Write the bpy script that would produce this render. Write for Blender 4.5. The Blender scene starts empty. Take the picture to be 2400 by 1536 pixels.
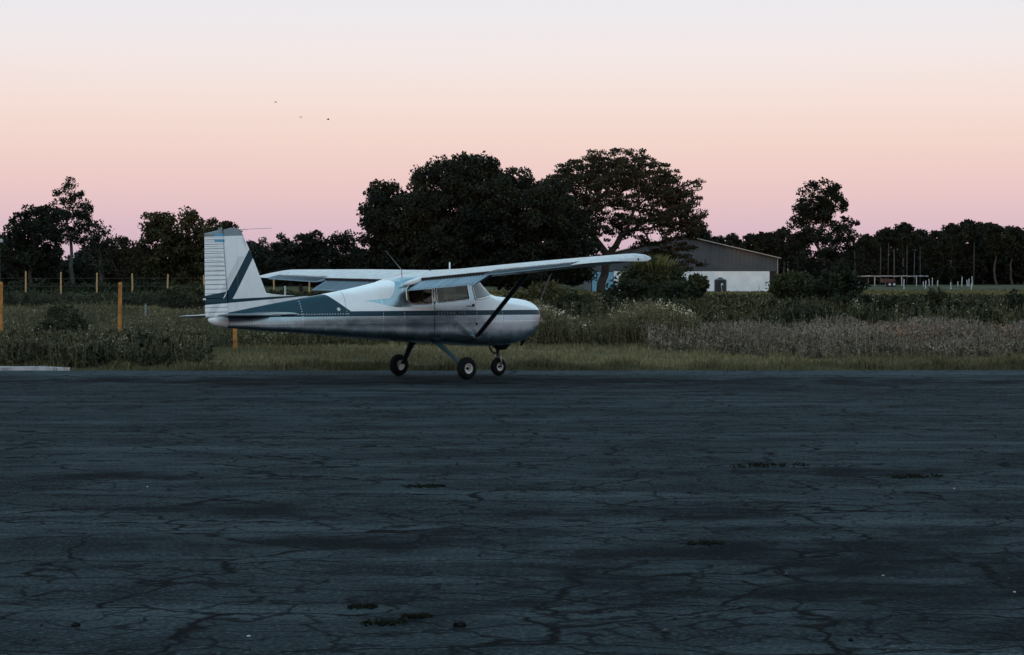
import bpy, bmesh, math, random
import numpy as np
from mathutils import Vector, Matrix

R = math.radians
random.seed(7); RNG = np.random.default_rng(7)
SC = bpy.context.scene
COL = SC.collection

# ------------------------------------------------------------------ camera
FPX, EYE, HOR = 5080.0, 1.68, 672.0      # focal length in photo pixels, eye height, horizon row
cam_d = bpy.data.cameras.new('camera'); cam = bpy.data.objects.new('camera', cam_d); COL.objects.link(cam)
cam.location = (0, 0, EYE); cam.rotation_euler = (R(90), 0, 0)
cam_d.sensor_width = 36; cam_d.lens = FPX / 2400 * 36; cam_d.shift_y = -(768 - HOR) / 2400
cam_d.clip_start = 0.1; cam_d.clip_end = 6000
SC.camera = cam

# ------------------------------------------------------------------ sky and sun
SUN_EL, SUN_AZ = R(1.7), R(180 + 8)      # just above the horizon, behind the camera
world = bpy.data.worlds.new('World'); SC.world = world; world.use_nodes = True
nt = world.node_tree; nt.nodes.clear()
out = nt.nodes.new('ShaderNodeOutputWorld')
tc = nt.nodes.new('ShaderNodeTexCoord'); sp = nt.nodes.new('ShaderNodeSeparateXYZ')
nt.links.new(tc.outputs['Generated'], sp.inputs[0])
ramp = nt.nodes.new('ShaderNodeValToRGB'); nt.links.new(sp.outputs['Z'], ramp.inputs[0])
def lin(c): return tuple(((v/255+0.055)/1.055)**2.4 if v > 10 else v/255/12.92 for v in c) + (1,)
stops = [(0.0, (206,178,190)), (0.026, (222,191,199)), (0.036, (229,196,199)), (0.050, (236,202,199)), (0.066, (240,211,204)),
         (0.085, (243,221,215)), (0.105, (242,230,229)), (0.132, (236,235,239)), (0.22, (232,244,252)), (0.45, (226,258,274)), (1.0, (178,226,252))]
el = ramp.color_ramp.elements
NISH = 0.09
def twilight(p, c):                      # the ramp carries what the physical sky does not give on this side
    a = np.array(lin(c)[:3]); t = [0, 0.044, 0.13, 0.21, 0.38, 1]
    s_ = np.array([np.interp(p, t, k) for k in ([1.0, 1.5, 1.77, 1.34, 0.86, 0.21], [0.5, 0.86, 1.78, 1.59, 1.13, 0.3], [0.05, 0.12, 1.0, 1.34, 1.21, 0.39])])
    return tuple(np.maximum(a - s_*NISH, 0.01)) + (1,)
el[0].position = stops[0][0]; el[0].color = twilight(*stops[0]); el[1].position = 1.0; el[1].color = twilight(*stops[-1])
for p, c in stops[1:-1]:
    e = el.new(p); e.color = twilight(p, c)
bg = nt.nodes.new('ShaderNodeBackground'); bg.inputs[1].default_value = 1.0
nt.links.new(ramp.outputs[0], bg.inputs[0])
sky = nt.nodes.new('ShaderNodeTexSky'); sky.sky_type = 'NISHITA'; sky.sun_disc = False
sky.sun_elevation = SUN_EL; sky.sun_rotation = SUN_AZ; sky.air_density = 1.0; sky.dust_density = 1.5
bg2 = nt.nodes.new('ShaderNodeBackground'); bg2.inputs[1].default_value = NISH
nt.links.new(sky.outputs[0], bg2.inputs[0])
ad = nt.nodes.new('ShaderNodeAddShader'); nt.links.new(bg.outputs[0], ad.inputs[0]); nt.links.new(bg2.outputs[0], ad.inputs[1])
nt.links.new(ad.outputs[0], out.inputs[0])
sl = bpy.data.lights.new('sun', 'SUN'); sl.energy = 0.55; sl.angle = R(0.6); sl.color = (1, 0.55, 0.30)
so = bpy.data.objects.new('sun', sl); COL.objects.link(so)
sdir = Vector((math.sin(SUN_AZ)*math.cos(SUN_EL), math.cos(SUN_AZ)*math.cos(SUN_EL), math.sin(SUN_EL)))
so.rotation_euler = (-sdir).to_track_quat('-Z', 'Y').to_euler(); so.location = (0, -20, 30)
vs = SC.view_settings; vs.view_transform = 'Standard'; vs.look = 'None'; vs.gamma = 1; vs.exposure = 0.0; vs.use_curve_mapping = False

cy = SC.cycles; cy.max_bounces = 5; cy.diffuse_bounces = 2; cy.glossy_bounces = 3; cy.transmission_bounces = 3; cy.transparent_max_bounces = 8
cy.caustics_reflective = False; cy.caustics_refractive = False

# ------------------------------------------------------------------ helpers
def P(px, py, d): return Vector(((px-1200)/FPX*d, d, EYE-(py-HOR)/FPX*d))
def XW(px, d): return (px-1200)/FPX*d
def tag(o, label=None, cat=None, group=None, kind=None):
    if label: o['label'] = label
    if cat: o['category'] = cat
    if group: o['group'] = group
    if kind: o['kind'] = kind
    return o
def empty(name, loc=(0,0,0), rot=(0,0,0)):
    o = bpy.data.objects.new(name, None); COL.objects.link(o); o.location = loc; o.rotation_euler = rot
    o.empty_display_size = 0.2
    return o
def obj(name, me, mat=None, parent=None, loc=None, rot=None):
    o = bpy.data.objects.new(name, me); COL.objects.link(o)
    if mat and not me.materials: me.materials.append(mat)
    if parent: o.parent = parent
    if loc is not None: o.location = loc
    if rot is not None: o.rotation_euler = rot
    return o
def copy_tree(o, parent=None):
    c = o.copy(); COL.objects.link(c); c.parent = parent
    for ch in list(o.children): copy_tree(ch, c)
    return c
def mesh_np(name, v, f, col=None, smooth=False):
    """v (n,3), f (m,k) with constant k"""
    v = np.asarray(v, dtype=np.float32); f = np.asarray(f, dtype=np.int32)
    me = bpy.data.meshes.new(name); m, k = f.shape
    me.vertices.add(len(v)); me.vertices.foreach_set('co', v.ravel())
    me.loops.add(m*k); me.loops.foreach_set('vertex_index', f.ravel())
    me.polygons.add(m); me.polygons.foreach_set('loop_start', np.arange(0, m*k, k, dtype=np.int32))
    me.polygons.foreach_set('loop_total', np.full(m, k, dtype=np.int32))
    if smooth: me.polygons.foreach_set('use_smooth', np.ones(m, dtype=bool))
    if col is not None:
        a = me.color_attributes.new('Col', 'FLOAT_COLOR', 'POINT')
        c4 = np.ones((len(v), 4), dtype=np.float32); c4[:, :3] = col
        a.data.foreach_set('color', c4.ravel())
    me.update(calc_edges=True); me.validate()
    return me
class MB:
    """collects simple shapes into one mesh"""
    def __init__(s): s.v = []; s.f = []
    def add(s, v, f):
        n = len(s.v); s.v += [tuple(p) for p in v]; s.f += [tuple(i+n for i in q) for q in f]
    def box(s, c, d, M=None):
        x, y, z = d[0]/2, d[1]/2, d[2]/2; c = Vector(c)
        pts = [Vector((a*x, b*y, e*z)) for a in (-1,1) for b in (-1,1) for e in (-1,1)]
        if M: pts = [M @ p for p in pts]
        s.add([c+p for p in pts], [(0,1,3,2),(4,6,7,5),(0,4,5,1),(2,3,7,6),(0,2,6,4),(1,5,7,3)])
    def tube(s, pts, rad, n=8, cap=True, flat=None):
        pts = [Vector(p) for p in pts]; m = len(pts)
        if not hasattr(rad, '__len__'): rad = [rad]*m
        base = len(s.v); prev = None
        for i, p in enumerate(pts):
            t = (pts[min(i+1, m-1)] - pts[max(i-1, 0)]).normalized()
            a = Vector((0,0,1)) if abs(t.z) < 0.9 else Vector((1,0,0))
            if flat is not None: a = Vector(flat[0])
            u = t.cross(a).normalized(); w = u.cross(t).normalized()
            fu, fw = (1, 1) if flat is None else flat[1]
            for k in range(n):
                an = 2*math.pi*k/n
                s.v.append(tuple(p + u*math.cos(an)*rad[i]*fu + w*math.sin(an)*rad[i]*fw))
        for i in range(m-1):
            for k in range(n):
                a = base+i*n+k; b = base+i*n+(k+1) % n
                s.f.append((a, b, b+n, a+n))
        if cap:
            s.f.append(tuple(base+k for k in range(n))[::-1]); s.f.append(tuple(base+(m-1)*n+k for k in range(n)))
    def lathe(s, prof, c, axis, n=24):
        """prof: (radius, along axis)"""
        ax = Vector(axis).normalized(); a = Vector((0,0,1)) if abs(ax.z) < 0.9 else Vector((1,0,0))
        u = ax.cross(a).normalized(); w = ax.cross(u).normalized(); c = Vector(c); base = len(s.v)
        for r, h in prof:
            for k in range(n):
                an = 2*math.pi*k/n; s.v.append(tuple(c+ax*h+(u*math.cos(an)+w*math.sin(an))*r))
        for i in range(len(prof)-1):
            for k in range(n):
                a = base+i*n+k; b = base+i*n+(k+1) % n; s.f.append((a, b, b+n, a+n))
    def mesh(s, name, smooth=False, sharp=None):
        me = bpy.data.meshes.new(name); me.from_pydata(s.v, [], s.f); me.update()
        bm = bmesh.new(); bm.from_mesh(me); bmesh.ops.recalc_face_normals(bm, faces=bm.faces); bm.to_mesh(me); bm.free()
        if smooth:
            me.polygons.foreach_set('use_smooth', [True]*len(me.polygons))
            if sharp: me.set_sharp_from_angle(angle=R(sharp))
        return me
    def build(s, name, mat, parent=None, smooth=False, sharp=None, **k): return obj(name, s.mesh(name, smooth, sharp), mat, parent, **k)

# ------------------------------------------------------------------ node expressions
class S:
    def __init__(s, g, k): s.g = g; s.k = k
    def __add__(a, b): return a.g.m('ADD', a, b)
    __radd__ = __add__
    def __sub__(a, b): return a.g.m('SUBTRACT', a, b)
    def __rsub__(a, b): return a.g.m('SUBTRACT', b, a)
    def __mul__(a, b): return a.g.m('MULTIPLY', a, b)
    __rmul__ = __mul__
    def __truediv__(a, b): return a.g.m('DIVIDE', a, b)
    def __gt__(a, b): return a.g.m('GREATER_THAN', a, b)
    def __lt__(a, b): return a.g.m('LESS_THAN', a, b)
    def __and__(a, b): return a.g.m('MULTIPLY', a, b)
    def __or__(a, b): return a.g.m('MAXIMUM', a, b)
    def inv(a): return 1.0 - a
    def abs(a): return a.g.m('ABSOLUTE', a, 0)
class Gr:
    """a material being written"""
    def __init__(s, name):
        s.mat = bpy.data.materials.new(name); s.mat.use_nodes = True; s.nt = s.mat.node_tree
        s.b = s.nt.nodes['Principled BSDF']; s.out = s.nt.nodes['Material Output']
        s._tc = None
    def n(s, t, **k):
        nd = s.nt.nodes.new(t)
        for a, b in k.items(): setattr(nd, a, b)
        return nd
    def put(s, sock, v):
        if isinstance(v, S): s.nt.links.new(v.k, sock)
        elif hasattr(v, 'default_value') or hasattr(v, 'is_linked'): s.nt.links.new(v, sock)
        elif isinstance(v, tuple) and len(v) == 3 and sock.type == 'RGBA': sock.default_value = v+(1,)
        else: sock.default_value = v
    def m(s, op, a, b, c=None):
        nd = s.n('ShaderNodeMath', operation=op); s.put(nd.inputs[0], a); s.put(nd.inputs[1], b)
        if c is not None: s.put(nd.inputs[2], c)
        return S(s, nd.outputs[0])
    def coords(s, kind='Object'):
        if not s._tc: s._tc = s.n('ShaderNodeTexCoord')
        return s._tc.outputs[kind]
    def xyz(s, kind='Object'):
        sp = s.n('ShaderNodeSeparateXYZ'); s.nt.links.new(s.coords(kind), sp.inputs[0])
        return [S(s, sp.outputs[i]) for i in range(3)]
    def vec(s, x, y, z):
        c = s.n('ShaderNodeCombineXYZ')
        for i, v in enumerate((x, y, z)): s.put(c.inputs[i], v)
        return c.outputs[0]
    def noise(s, scale, detail=4, rough=0.55, vec=None, dist=0.0):
        nd = s.n('ShaderNodeTexNoise'); s.nt.links.new(vec if vec is not None else s.coords(), nd.inputs['Vector'])
        nd.inputs['Scale'].default_value = scale; nd.inputs['Detail'].default_value = detail
        nd.inputs['Roughness'].default_value = rough; nd.inputs['Distortion'].default_value = dist
        return S(s, nd.outputs[0])
    def noisecol(s, scale, detail=2, vec=None):
        nd = s.n('ShaderNodeTexNoise'); s.nt.links.new(vec if vec is not None else s.coords(), nd.inputs['Vector'])
        nd.inputs['Scale'].default_value = scale; nd.inputs['Detail'].default_value = detail
        return nd.outputs[1]
    def edge(s, scale, vec):
        nd = s.n('ShaderNodeTexVoronoi', feature='DISTANCE_TO_EDGE'); s.nt.links.new(vec, nd.inputs['Vector'])
        nd.inputs['Scale'].default_value = scale
        return S(s, nd.outputs[0])
    def rng(s, v, a, b, c=0.0, d=1.0, smooth=False):
        nd = s.n('ShaderNodeMapRange'); nd.clamp = True
        if smooth: nd.interpolation_type = 'SMOOTHSTEP'
        for i, q in enumerate((v, a, b, c, d)): s.put(nd.inputs[i], q)
        return S(s, nd.outputs[0])
    def mix(s, f, a, b):
        nd = s.n('ShaderNodeMix', data_type='RGBA'); s.put(nd.inputs[0], f); s.put(nd.inputs[6], a); s.put(nd.inputs[7], b)
        return nd.outputs[2]
    def mul(s, f, a, b):
        nd = s.n('ShaderNodeMix', data_type='RGBA', blend_type='MULTIPLY'); s.put(nd.inputs[0], f); s.put(nd.inputs[6], a); s.put(nd.inputs[7], b)
        return nd.outputs[2]
    def set(s, **k):
        names = dict(color='Base Color', rough='Roughness', metal='Metallic', spec='Specular IOR Level', coat='Coat Weight')
        for a, v in k.items(): s.put(s.b.inputs[names[a]], v)
        return s
    def bump(s, h, strength=0.3, dist=0.01):
        nd = s.n('ShaderNodeBump'); nd.inputs['Strength'].default_value = strength; nd.inputs['Distance'].default_value = dist
        s.put(nd.inputs['Height'], h); s.nt.links.new(nd.outputs[0], s.b.inputs['Normal'])
        return s
def simple(name, color, rough=0.6, metal=0.0, var=0.12, scale=3.0, spec=0.4):
    g = Gr(name); n = g.noise(scale, 5)
    g.set(color=g.mix(g.rng(n, 0.3, 0.7), tuple(c*(1-var) for c in color), tuple(min(1, c*(1+var)) for c in color)),
          rough=rough, metal=metal, spec=spec)
    return g.mat
def leafmat(name, color, trans=0.25, rough=0.7):
    g = Gr(name); at = g.n('ShaderNodeAttribute', attribute_name='Col')
    oi = g.n('ShaderNodeObjectInfo')
    c = g.mul(1.0, color, at.outputs[0])
    g.set(color=c, rough=rough, spec=0.05)
    tr = g.n('ShaderNodeBsdfTranslucent'); g.nt.links.new(c, tr.inputs[0])
    mx = g.n('ShaderNodeMixShader'); mx.inputs[0].default_value = trans
    g.nt.links.new(g.b.outputs[0], mx.inputs[1]); g.nt.links.new(tr.outputs[0], mx.inputs[2]); g.nt.links.new(mx.outputs[0], g.out.inputs[0])
    return g.mat

# ------------------------------------------------------------------ terrain
TY = [-1e4, 44, 58, 80, 125, 200, 250, 300, 400, 5000]; TZ = [-0.012, -0.012, 0.08, 0.38, 0.85, 0.97, 1.04, 1.75, 2.1, 2.1]
def ground_z(y): return np.interp(y, TY, TZ)

def build_ground():
    ys = np.concatenate([[-300, -100, 0, 40], np.arange(43, 60, 1.0), np.arange(60, 130, 3), np.arange(130, 420, 10), [500, 800, 1500, 4000]])
    xs = np.concatenate([[-2500, -800, -300, -150], np.arange(-100, 101, 5), [150, 300, 800, 2500]])
    X, Y = np.meshgrid(xs, ys); Z = ground_z(Y)
    v = np.stack([X, Y, Z], -1).reshape(-1, 3); nx = len(xs)
    f = [(j*nx+i, j*nx+i+1, (j+1)*nx+i+1, (j+1)*nx+i) for j in range(len(ys)-1) for i in range(nx-1)]
    g = Gr('meadow soil'); n = g.noise(0.35, 6); n2 = g.noise(6, 5)
    c = g.mix(g.rng(n, 0.35, 0.68), (0.028, 0.034, 0.018), (0.060, 0.062, 0.030))
    g.set(color=g.mul(g.rng(n2, 0.3, 0.7, 0.0, 0.6), c, (0.5, 0.5, 0.45)), rough=0.95, spec=0.1)
    g.bump(n2, 0.8, 0.05)
    o = obj('ground', mesh_np('ground', v, f, smooth=True), g.mat); tag(o, 'rough green meadow ground rising gently behind the apron', kind='structure')
build_ground()

def build_apron():
    # sheet with a ragged far edge
    xs = np.concatenate([[-200, -80, -40], np.arange(-20, 20.1, 0.25), [40, 80, 200]])
    rows = [-80, 0, 8, 14, 20, 28, 36, 41]
    edge = 43.45 + 0.10*np.sin(xs*0.9) + 0.07*np.sin(xs*2.3+1) + RNG.normal(0, 0.045, len(xs)) + 0.010*xs
    v = []
    for y in rows: v += [(x, y, 0.0) for x in xs]
    v += [(x, e, 0.0) for x, e in zip(xs, edge)]
    v += [(x, e+0.05, -0.06) for x, e in zip(xs, edge)]
    nx = len(xs); f = [(j*nx+i, j*nx+i+1, (j+1)*nx+i+1, (j+1)*nx+i) for j in range(len(rows)+1) for i in range(nx-1)]
    g = Gr('old cracked asphalt')
    x, y, z = g.xyz(); co = g.coords()
    # wobble the coordinates so that the cracks wander
    def warp(scale, amt):
        nc = g.noisecol(scale, 3)
        a = g.n('ShaderNodeVectorMath', operation='SUBTRACT'); g.nt.links.new(nc, a.inputs[0]); a.inputs[1].default_value = (0.5, 0.5, 0.5)
        b = g.n('ShaderNodeVectorMath', operation='SCALE'); g.nt.links.new(a.outputs[0], b.inputs[0]); b.inputs['Scale'].default_value = amt
        c = g.n('ShaderNodeVectorMath', operation='ADD'); g.nt.links.new(co, c.inputs[0]); g.nt.links.new(b.outputs[0], c.inputs[1])
        return c.outputs[0]
    w1 = warp(2.6, 0.40)
    n_big = g.noise(0.16, 3, 0.6); n_mid = g.noise(0.9, 5, 0.62); n_fine = g.noise(30, 3, 0.75)
    streak = g.noise(1.0, 4, 0.6, vec=g.vec(x*0.20, y*1.4, 0.0))
    sc1 = g.n('ShaderNodeVectorMath', operation='MULTIPLY'); g.nt.links.new(w1, sc1.inputs[0]); sc1.inputs[1].default_value = (0.75, 1.25, 1)
    e1 = g.edge(0.85, sc1.outputs[0]); e2 = g.edge(2.7, sc1.outputs[0])
    cw = g.rng(n_mid, 0.35, 0.66, 0.007, 0.025)
    k1 = g.rng(e1, cw*0.4, cw*1.3, 1.0, 0.0)
    k2 = g.rng(e2, 0.010, 0.050, 0.85, 0.0) * g.rng(n_big, 0.36, 0.46)
    crack = k1 | k2
    base = g.mix(g.rng(n_mid, 0.40, 0.62), (0.019, 0.026, 0.030), (0.044, 0.057, 0.064))
    base = g.mix(g.rng(streak, 0.50, 0.64, 0.0, 0.6), base, (0.076, 0.094, 0.104))
    base = g.mul(g.rng(n_fine, 0.40, 0.60, 0.85, 0.0), base, (0.35, 0.37, 0.39))
    base = g.mix(g.rng(n_fine, 0.57, 0.66, 0.0, 0.6), base, (0.080, 0.107, 0.118))
    # old oil and damp stains, each with its own outline
    def blot(cx, cy, rx, ry, rot=0.0):
        dx = x-cx; dy = y-cy; c_, s_ = math.cos(rot), math.sin(rot)
        u = (dx*c_+dy*s_)/rx; v_ = (dy*c_-dx*s_)/ry
        d = u*u+v_*v_+(n_mid-0.5)*5.0
        return g.rng(d, -0.3, 1.4, 1.0, 0.0, True)
    st = g.rng(n_big + (n_mid-0.5)*0.5, 0.55, 0.68, 0.0, 0.5, True)
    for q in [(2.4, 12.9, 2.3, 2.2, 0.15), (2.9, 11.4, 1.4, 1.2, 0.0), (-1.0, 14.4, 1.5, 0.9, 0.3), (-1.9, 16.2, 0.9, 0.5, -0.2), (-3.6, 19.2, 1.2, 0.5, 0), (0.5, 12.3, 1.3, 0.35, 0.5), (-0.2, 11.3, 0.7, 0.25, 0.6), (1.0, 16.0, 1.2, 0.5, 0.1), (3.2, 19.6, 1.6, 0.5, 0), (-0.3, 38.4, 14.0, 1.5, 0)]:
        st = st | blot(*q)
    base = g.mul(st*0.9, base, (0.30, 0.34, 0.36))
    base = g.mix(g.rng(y + (n_mid-0.5)*2.0, 40.6, 41.5, 0.0, 0.5), base, (0.066, 0.086, 0.096))
    base = g.mix(crack, base, (0.004, 0.006, 0.007))
    g.set(color=base, rough=0.95, spec=0.02)
    g.bump(n_mid*1.0 + n_fine*0.6, 1.0, 0.05)
    o = obj('apron', mesh_np('apron', v, f), g.mat); tag(o, 'wide worn asphalt apron covered with cracks and dark stains', kind='structure')
    # pale concrete strip at the far left of the grass edge
    xs = np.arange(-11.5, -8.8, 0.1); v = []; 
    for i, xx in enumerate(xs):
        t = 1 if xx < -9.6 else max(0.0, (-8.85-xx)/0.75)
        y0 = 43.65+0.05*math.sin(xx*5); y1 = y0+(0.75+0.08*math.sin(xx*7))*t
        v += [(xx, y0, 0.045), (xx, y1, 0.05), (xx, y0-0.03, -0.06)]
    f = []
    for i in range(len(xs)-1):
        a = 3*i; f += [(a, a+3, a+4, a+1), (a+2, a+5, a+3, a)]
    o = obj('concrete_strip', mesh_np('concrete_strip', v, f), simple('pale concrete', (0.27, 0.235, 0.24), 0.9, 0, 0.4, 4))
    tag(o, 'pale pinkish concrete strip at the left end of the grass edge', kind='structure')
build_apron()

# ------------------------------------------------------------------ airplane
YAW, ROLL = R(36.7), R(-1.05)
plane = empty('airplane', (XW(1013, 40), 40, 0.0), (ROLL, 0, YAW))
tag(plane, 'silver, white and navy single propeller high wing airplane parked on the apron', 'airplane')

def catmull(p, m):
    """p (n,k) control points, m sample parameters in 0..n-1"""
    p = np.asarray(p, float); n = len(p); q = np.vstack([2*p[0]-p[1], p, 2*p[-1]-p[-2]])
    i = np.clip(np.floor(m).astype(int), 0, n-2); t = (m-i)[:, None]
    a, b, c, d = q[i], q[i+1], q[i+2], q[i+3]
    return 0.5*((2*b)+(-a+c)*t+(2*a-5*b+4*c-d)*t**2+(-a+3*b-3*c+d)*t**3)
def pchip(xk, yk, x):
    xk = np.asarray(xk, float); yk = np.asarray(yk, float); h = np.diff(xk); dl = np.diff(yk)/h
    d = np.zeros(len(xk)); d[0] = dl[0]; d[-1] = dl[-1]
    for i in range(1, len(xk)-1):
        if dl[i-1]*dl[i] > 0:
            w1 = 2*h[i]+h[i-1]; w2 = h[i]+2*h[i-1]; d[i] = (w1+w2)/(w1/dl[i-1]+w2/dl[i])
    i = np.clip(np.searchsorted(xk, x)-1, 0, len(xk)-2); t = (x-xk[i])/h[i]
    return (2*t**3-3*t**2+1)*yk[i]+(t**3-2*t**2+t)*h[i]*d[i]+(-2*t**3+3*t**2)*yk[i+1]+(t**3-t**2)*h[i]*d[i+1]
#       X      zb     w     zs    ws    wu    zu    zt
FS = [(-4.30, 0.965, 0.085,1.10, 0.080,0.045,1.20, 1.225),
      (-3.60, 0.905, 0.150,1.12, 0.140,0.070,1.30, 1.345),
      (-2.70, 0.845, 0.255,1.16, 0.245,0.130,1.43, 1.490),
      (-2.00, 0.780, 0.350,1.18, 0.345,0.220,1.53, 1.600),
      (-1.40, 0.735, 0.435,1.20, 0.430,0.310,1.62, 1.710),
      (-1.00, 0.705, 0.485,1.22, 0.485,0.385,1.71, 1.795),
      (-0.70, 0.676, 0.510,1.24, 0.515,0.440,1.78, 1.870),
      (-0.30, 0.652, 0.530,1.28, 0.535,0.470,1.80, 1.900),
      ( 0.30, 0.615, 0.530,1.32, 0.535,0.470,1.80, 1.905),
      ( 0.60, 0.588, 0.520,1.36, 0.520,0.450,1.79, 1.895),
      ( 0.78, 0.578, 0.505,1.40, 0.495,0.415,1.75, 1.875),
      ( 1.00, 0.570, 0.490,1.42, 0.455,0.330,1.62, 1.730),
      ( 1.22, 0.566, 0.475,1.38, 0.430,0.270,1.50, 1.540),
      ( 1.36, 0.568, 0.465,1.34, 0.425,0.260,1.47, 1.500),
      ( 1.70, 0.600, 0.440,1.30, 0.405,0.240,1.435,1.468),
      ( 2.00, 0.690, 0.400,1.26, 0.370,0.220,1.40, 1.435),
      ( 2.20, 0.820, 0.345,1.22, 0.325,0.190,1.35, 1.390),
      ( 2.30, 0.955, 0.290,1.20, 0.275,0.160,1.31, 1.345),
      ( 2.36, 1.065, 0.215,1.20, 0.205,0.120,1.275,1.305)]
FS = np.array(FS)
def section(X):
    return [pchip(FS[:, 0], FS[:, k], np.array([X]))[0] for k in range(1, 8)]
def half_ring(X, params):
    zb, w, zs, ws, wu, zu, zt = section(X)
    hh = zs-zb
    ctl = [(0, zb), (0.62*w, zb+0.012), (0.93*w, zb+0.13*hh), (0.985*w, zb+0.50*hh), (ws, zs), ((ws+wu)/2+0.012, (zs+zu)/2), (wu, zu), (0.55*wu, zt-0.12*(zt-zu)), (0, zt)]
    c = np.array(ctl); c2 = np.vstack([[-c[1,0], c[1,1]], c, [-c[-2,0], c[-2,1]]])
    return catmull(c2, np.asarray(params)+1)
RP = np.concatenate([np.linspace(0, 3, 22)[:-1], np.linspace(3, 4, 20)[:-1], np.linspace(4, 6, 66)[:-1], np.linspace(6, 8, 22)])
XS = np.concatenate([np.linspace(-4.30, -1.7, 50)[:-1], np.linspace(-1.7, -0.95, 24)[:-1], np.linspace(-0.95, 1.36, 200)[:-1], np.linspace(1.36, 2.30, 34)[:-1], np.linspace(2.30, 2.36, 6)])
RINGS = np.array([half_ring(X, RP) for X in XS])       # (nx, nr, 2) = starboard offset, z
_side = (RP >= 1.6) & (RP <= 7)
def skin_r(X, z):
    i = np.clip(np.searchsorted(XS, X)-1, 0, len(XS)-2); t = (X-XS[i])/(XS[i+1]-XS[i])
    def one(j):
        rr = RINGS[j][_side]; return np.interp(z, rr[:, 1], rr[:, 0])
    return (1-t)*one(i)+t*one(i+1)
def inpoly(px, pz, poly):
    ins = np.zeros(px.shape, bool); n = len(poly)
    for i in range(n):
        x1, y1 = poly[i]; x2, y2 = poly[(i+1) % n]
        c = ((y1 > pz) != (y2 > pz)) & (px < (x2-x1)*(pz-y1)/((y2-y1) if y2 != y1 else 1e-9)+x1)
        ins ^= c
    return ins
def roundpoly(pts, r, n=5):
    o = []; m = len(pts)
    for i in range(m):
        a, b, c = Vector(pts[i-1]), Vector(pts[i]), Vector(pts[(i+1) % m])
        u, w = (a-b).normalized(), (c-b).normalized(); q = min(r, (a-b).length*0.45, (c-b).length*0.45)
        p0, p1 = b+u*q, b+w*q
        for k in range(n+1):
            t = k/n; o.append(tuple((1-t)**2*p0+2*t*(1-t)*b+t*t*p1))
    return o
WIN_REAR = roundpoly([(-0.865, 1.40), (-0.70, 1.347), (-0.345, 1.358), (-0.345, 1.70), (-0.80, 1.70), (-0.865, 1.62)], 0.06)
WIN_DOOR = roundpoly([(-0.235, 1.378), (0.490, 1.428), (0.445, 1.735), (-0.255, 1.71)], 0.05)
DOOR = roundpoly([(-0.295, 0.755), (0.600, 0.745), (0.615, 1.40), (0.535, 1.765), (-0.315, 1.765)], 0.07)
SHIELD = [(0.625, 1.425), (0.880, 1.462), (1.10, 1.505), (1.30, 1.535), (1.30, 1.95), (0.70, 1.95), (0.565, 1.76)]

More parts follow.
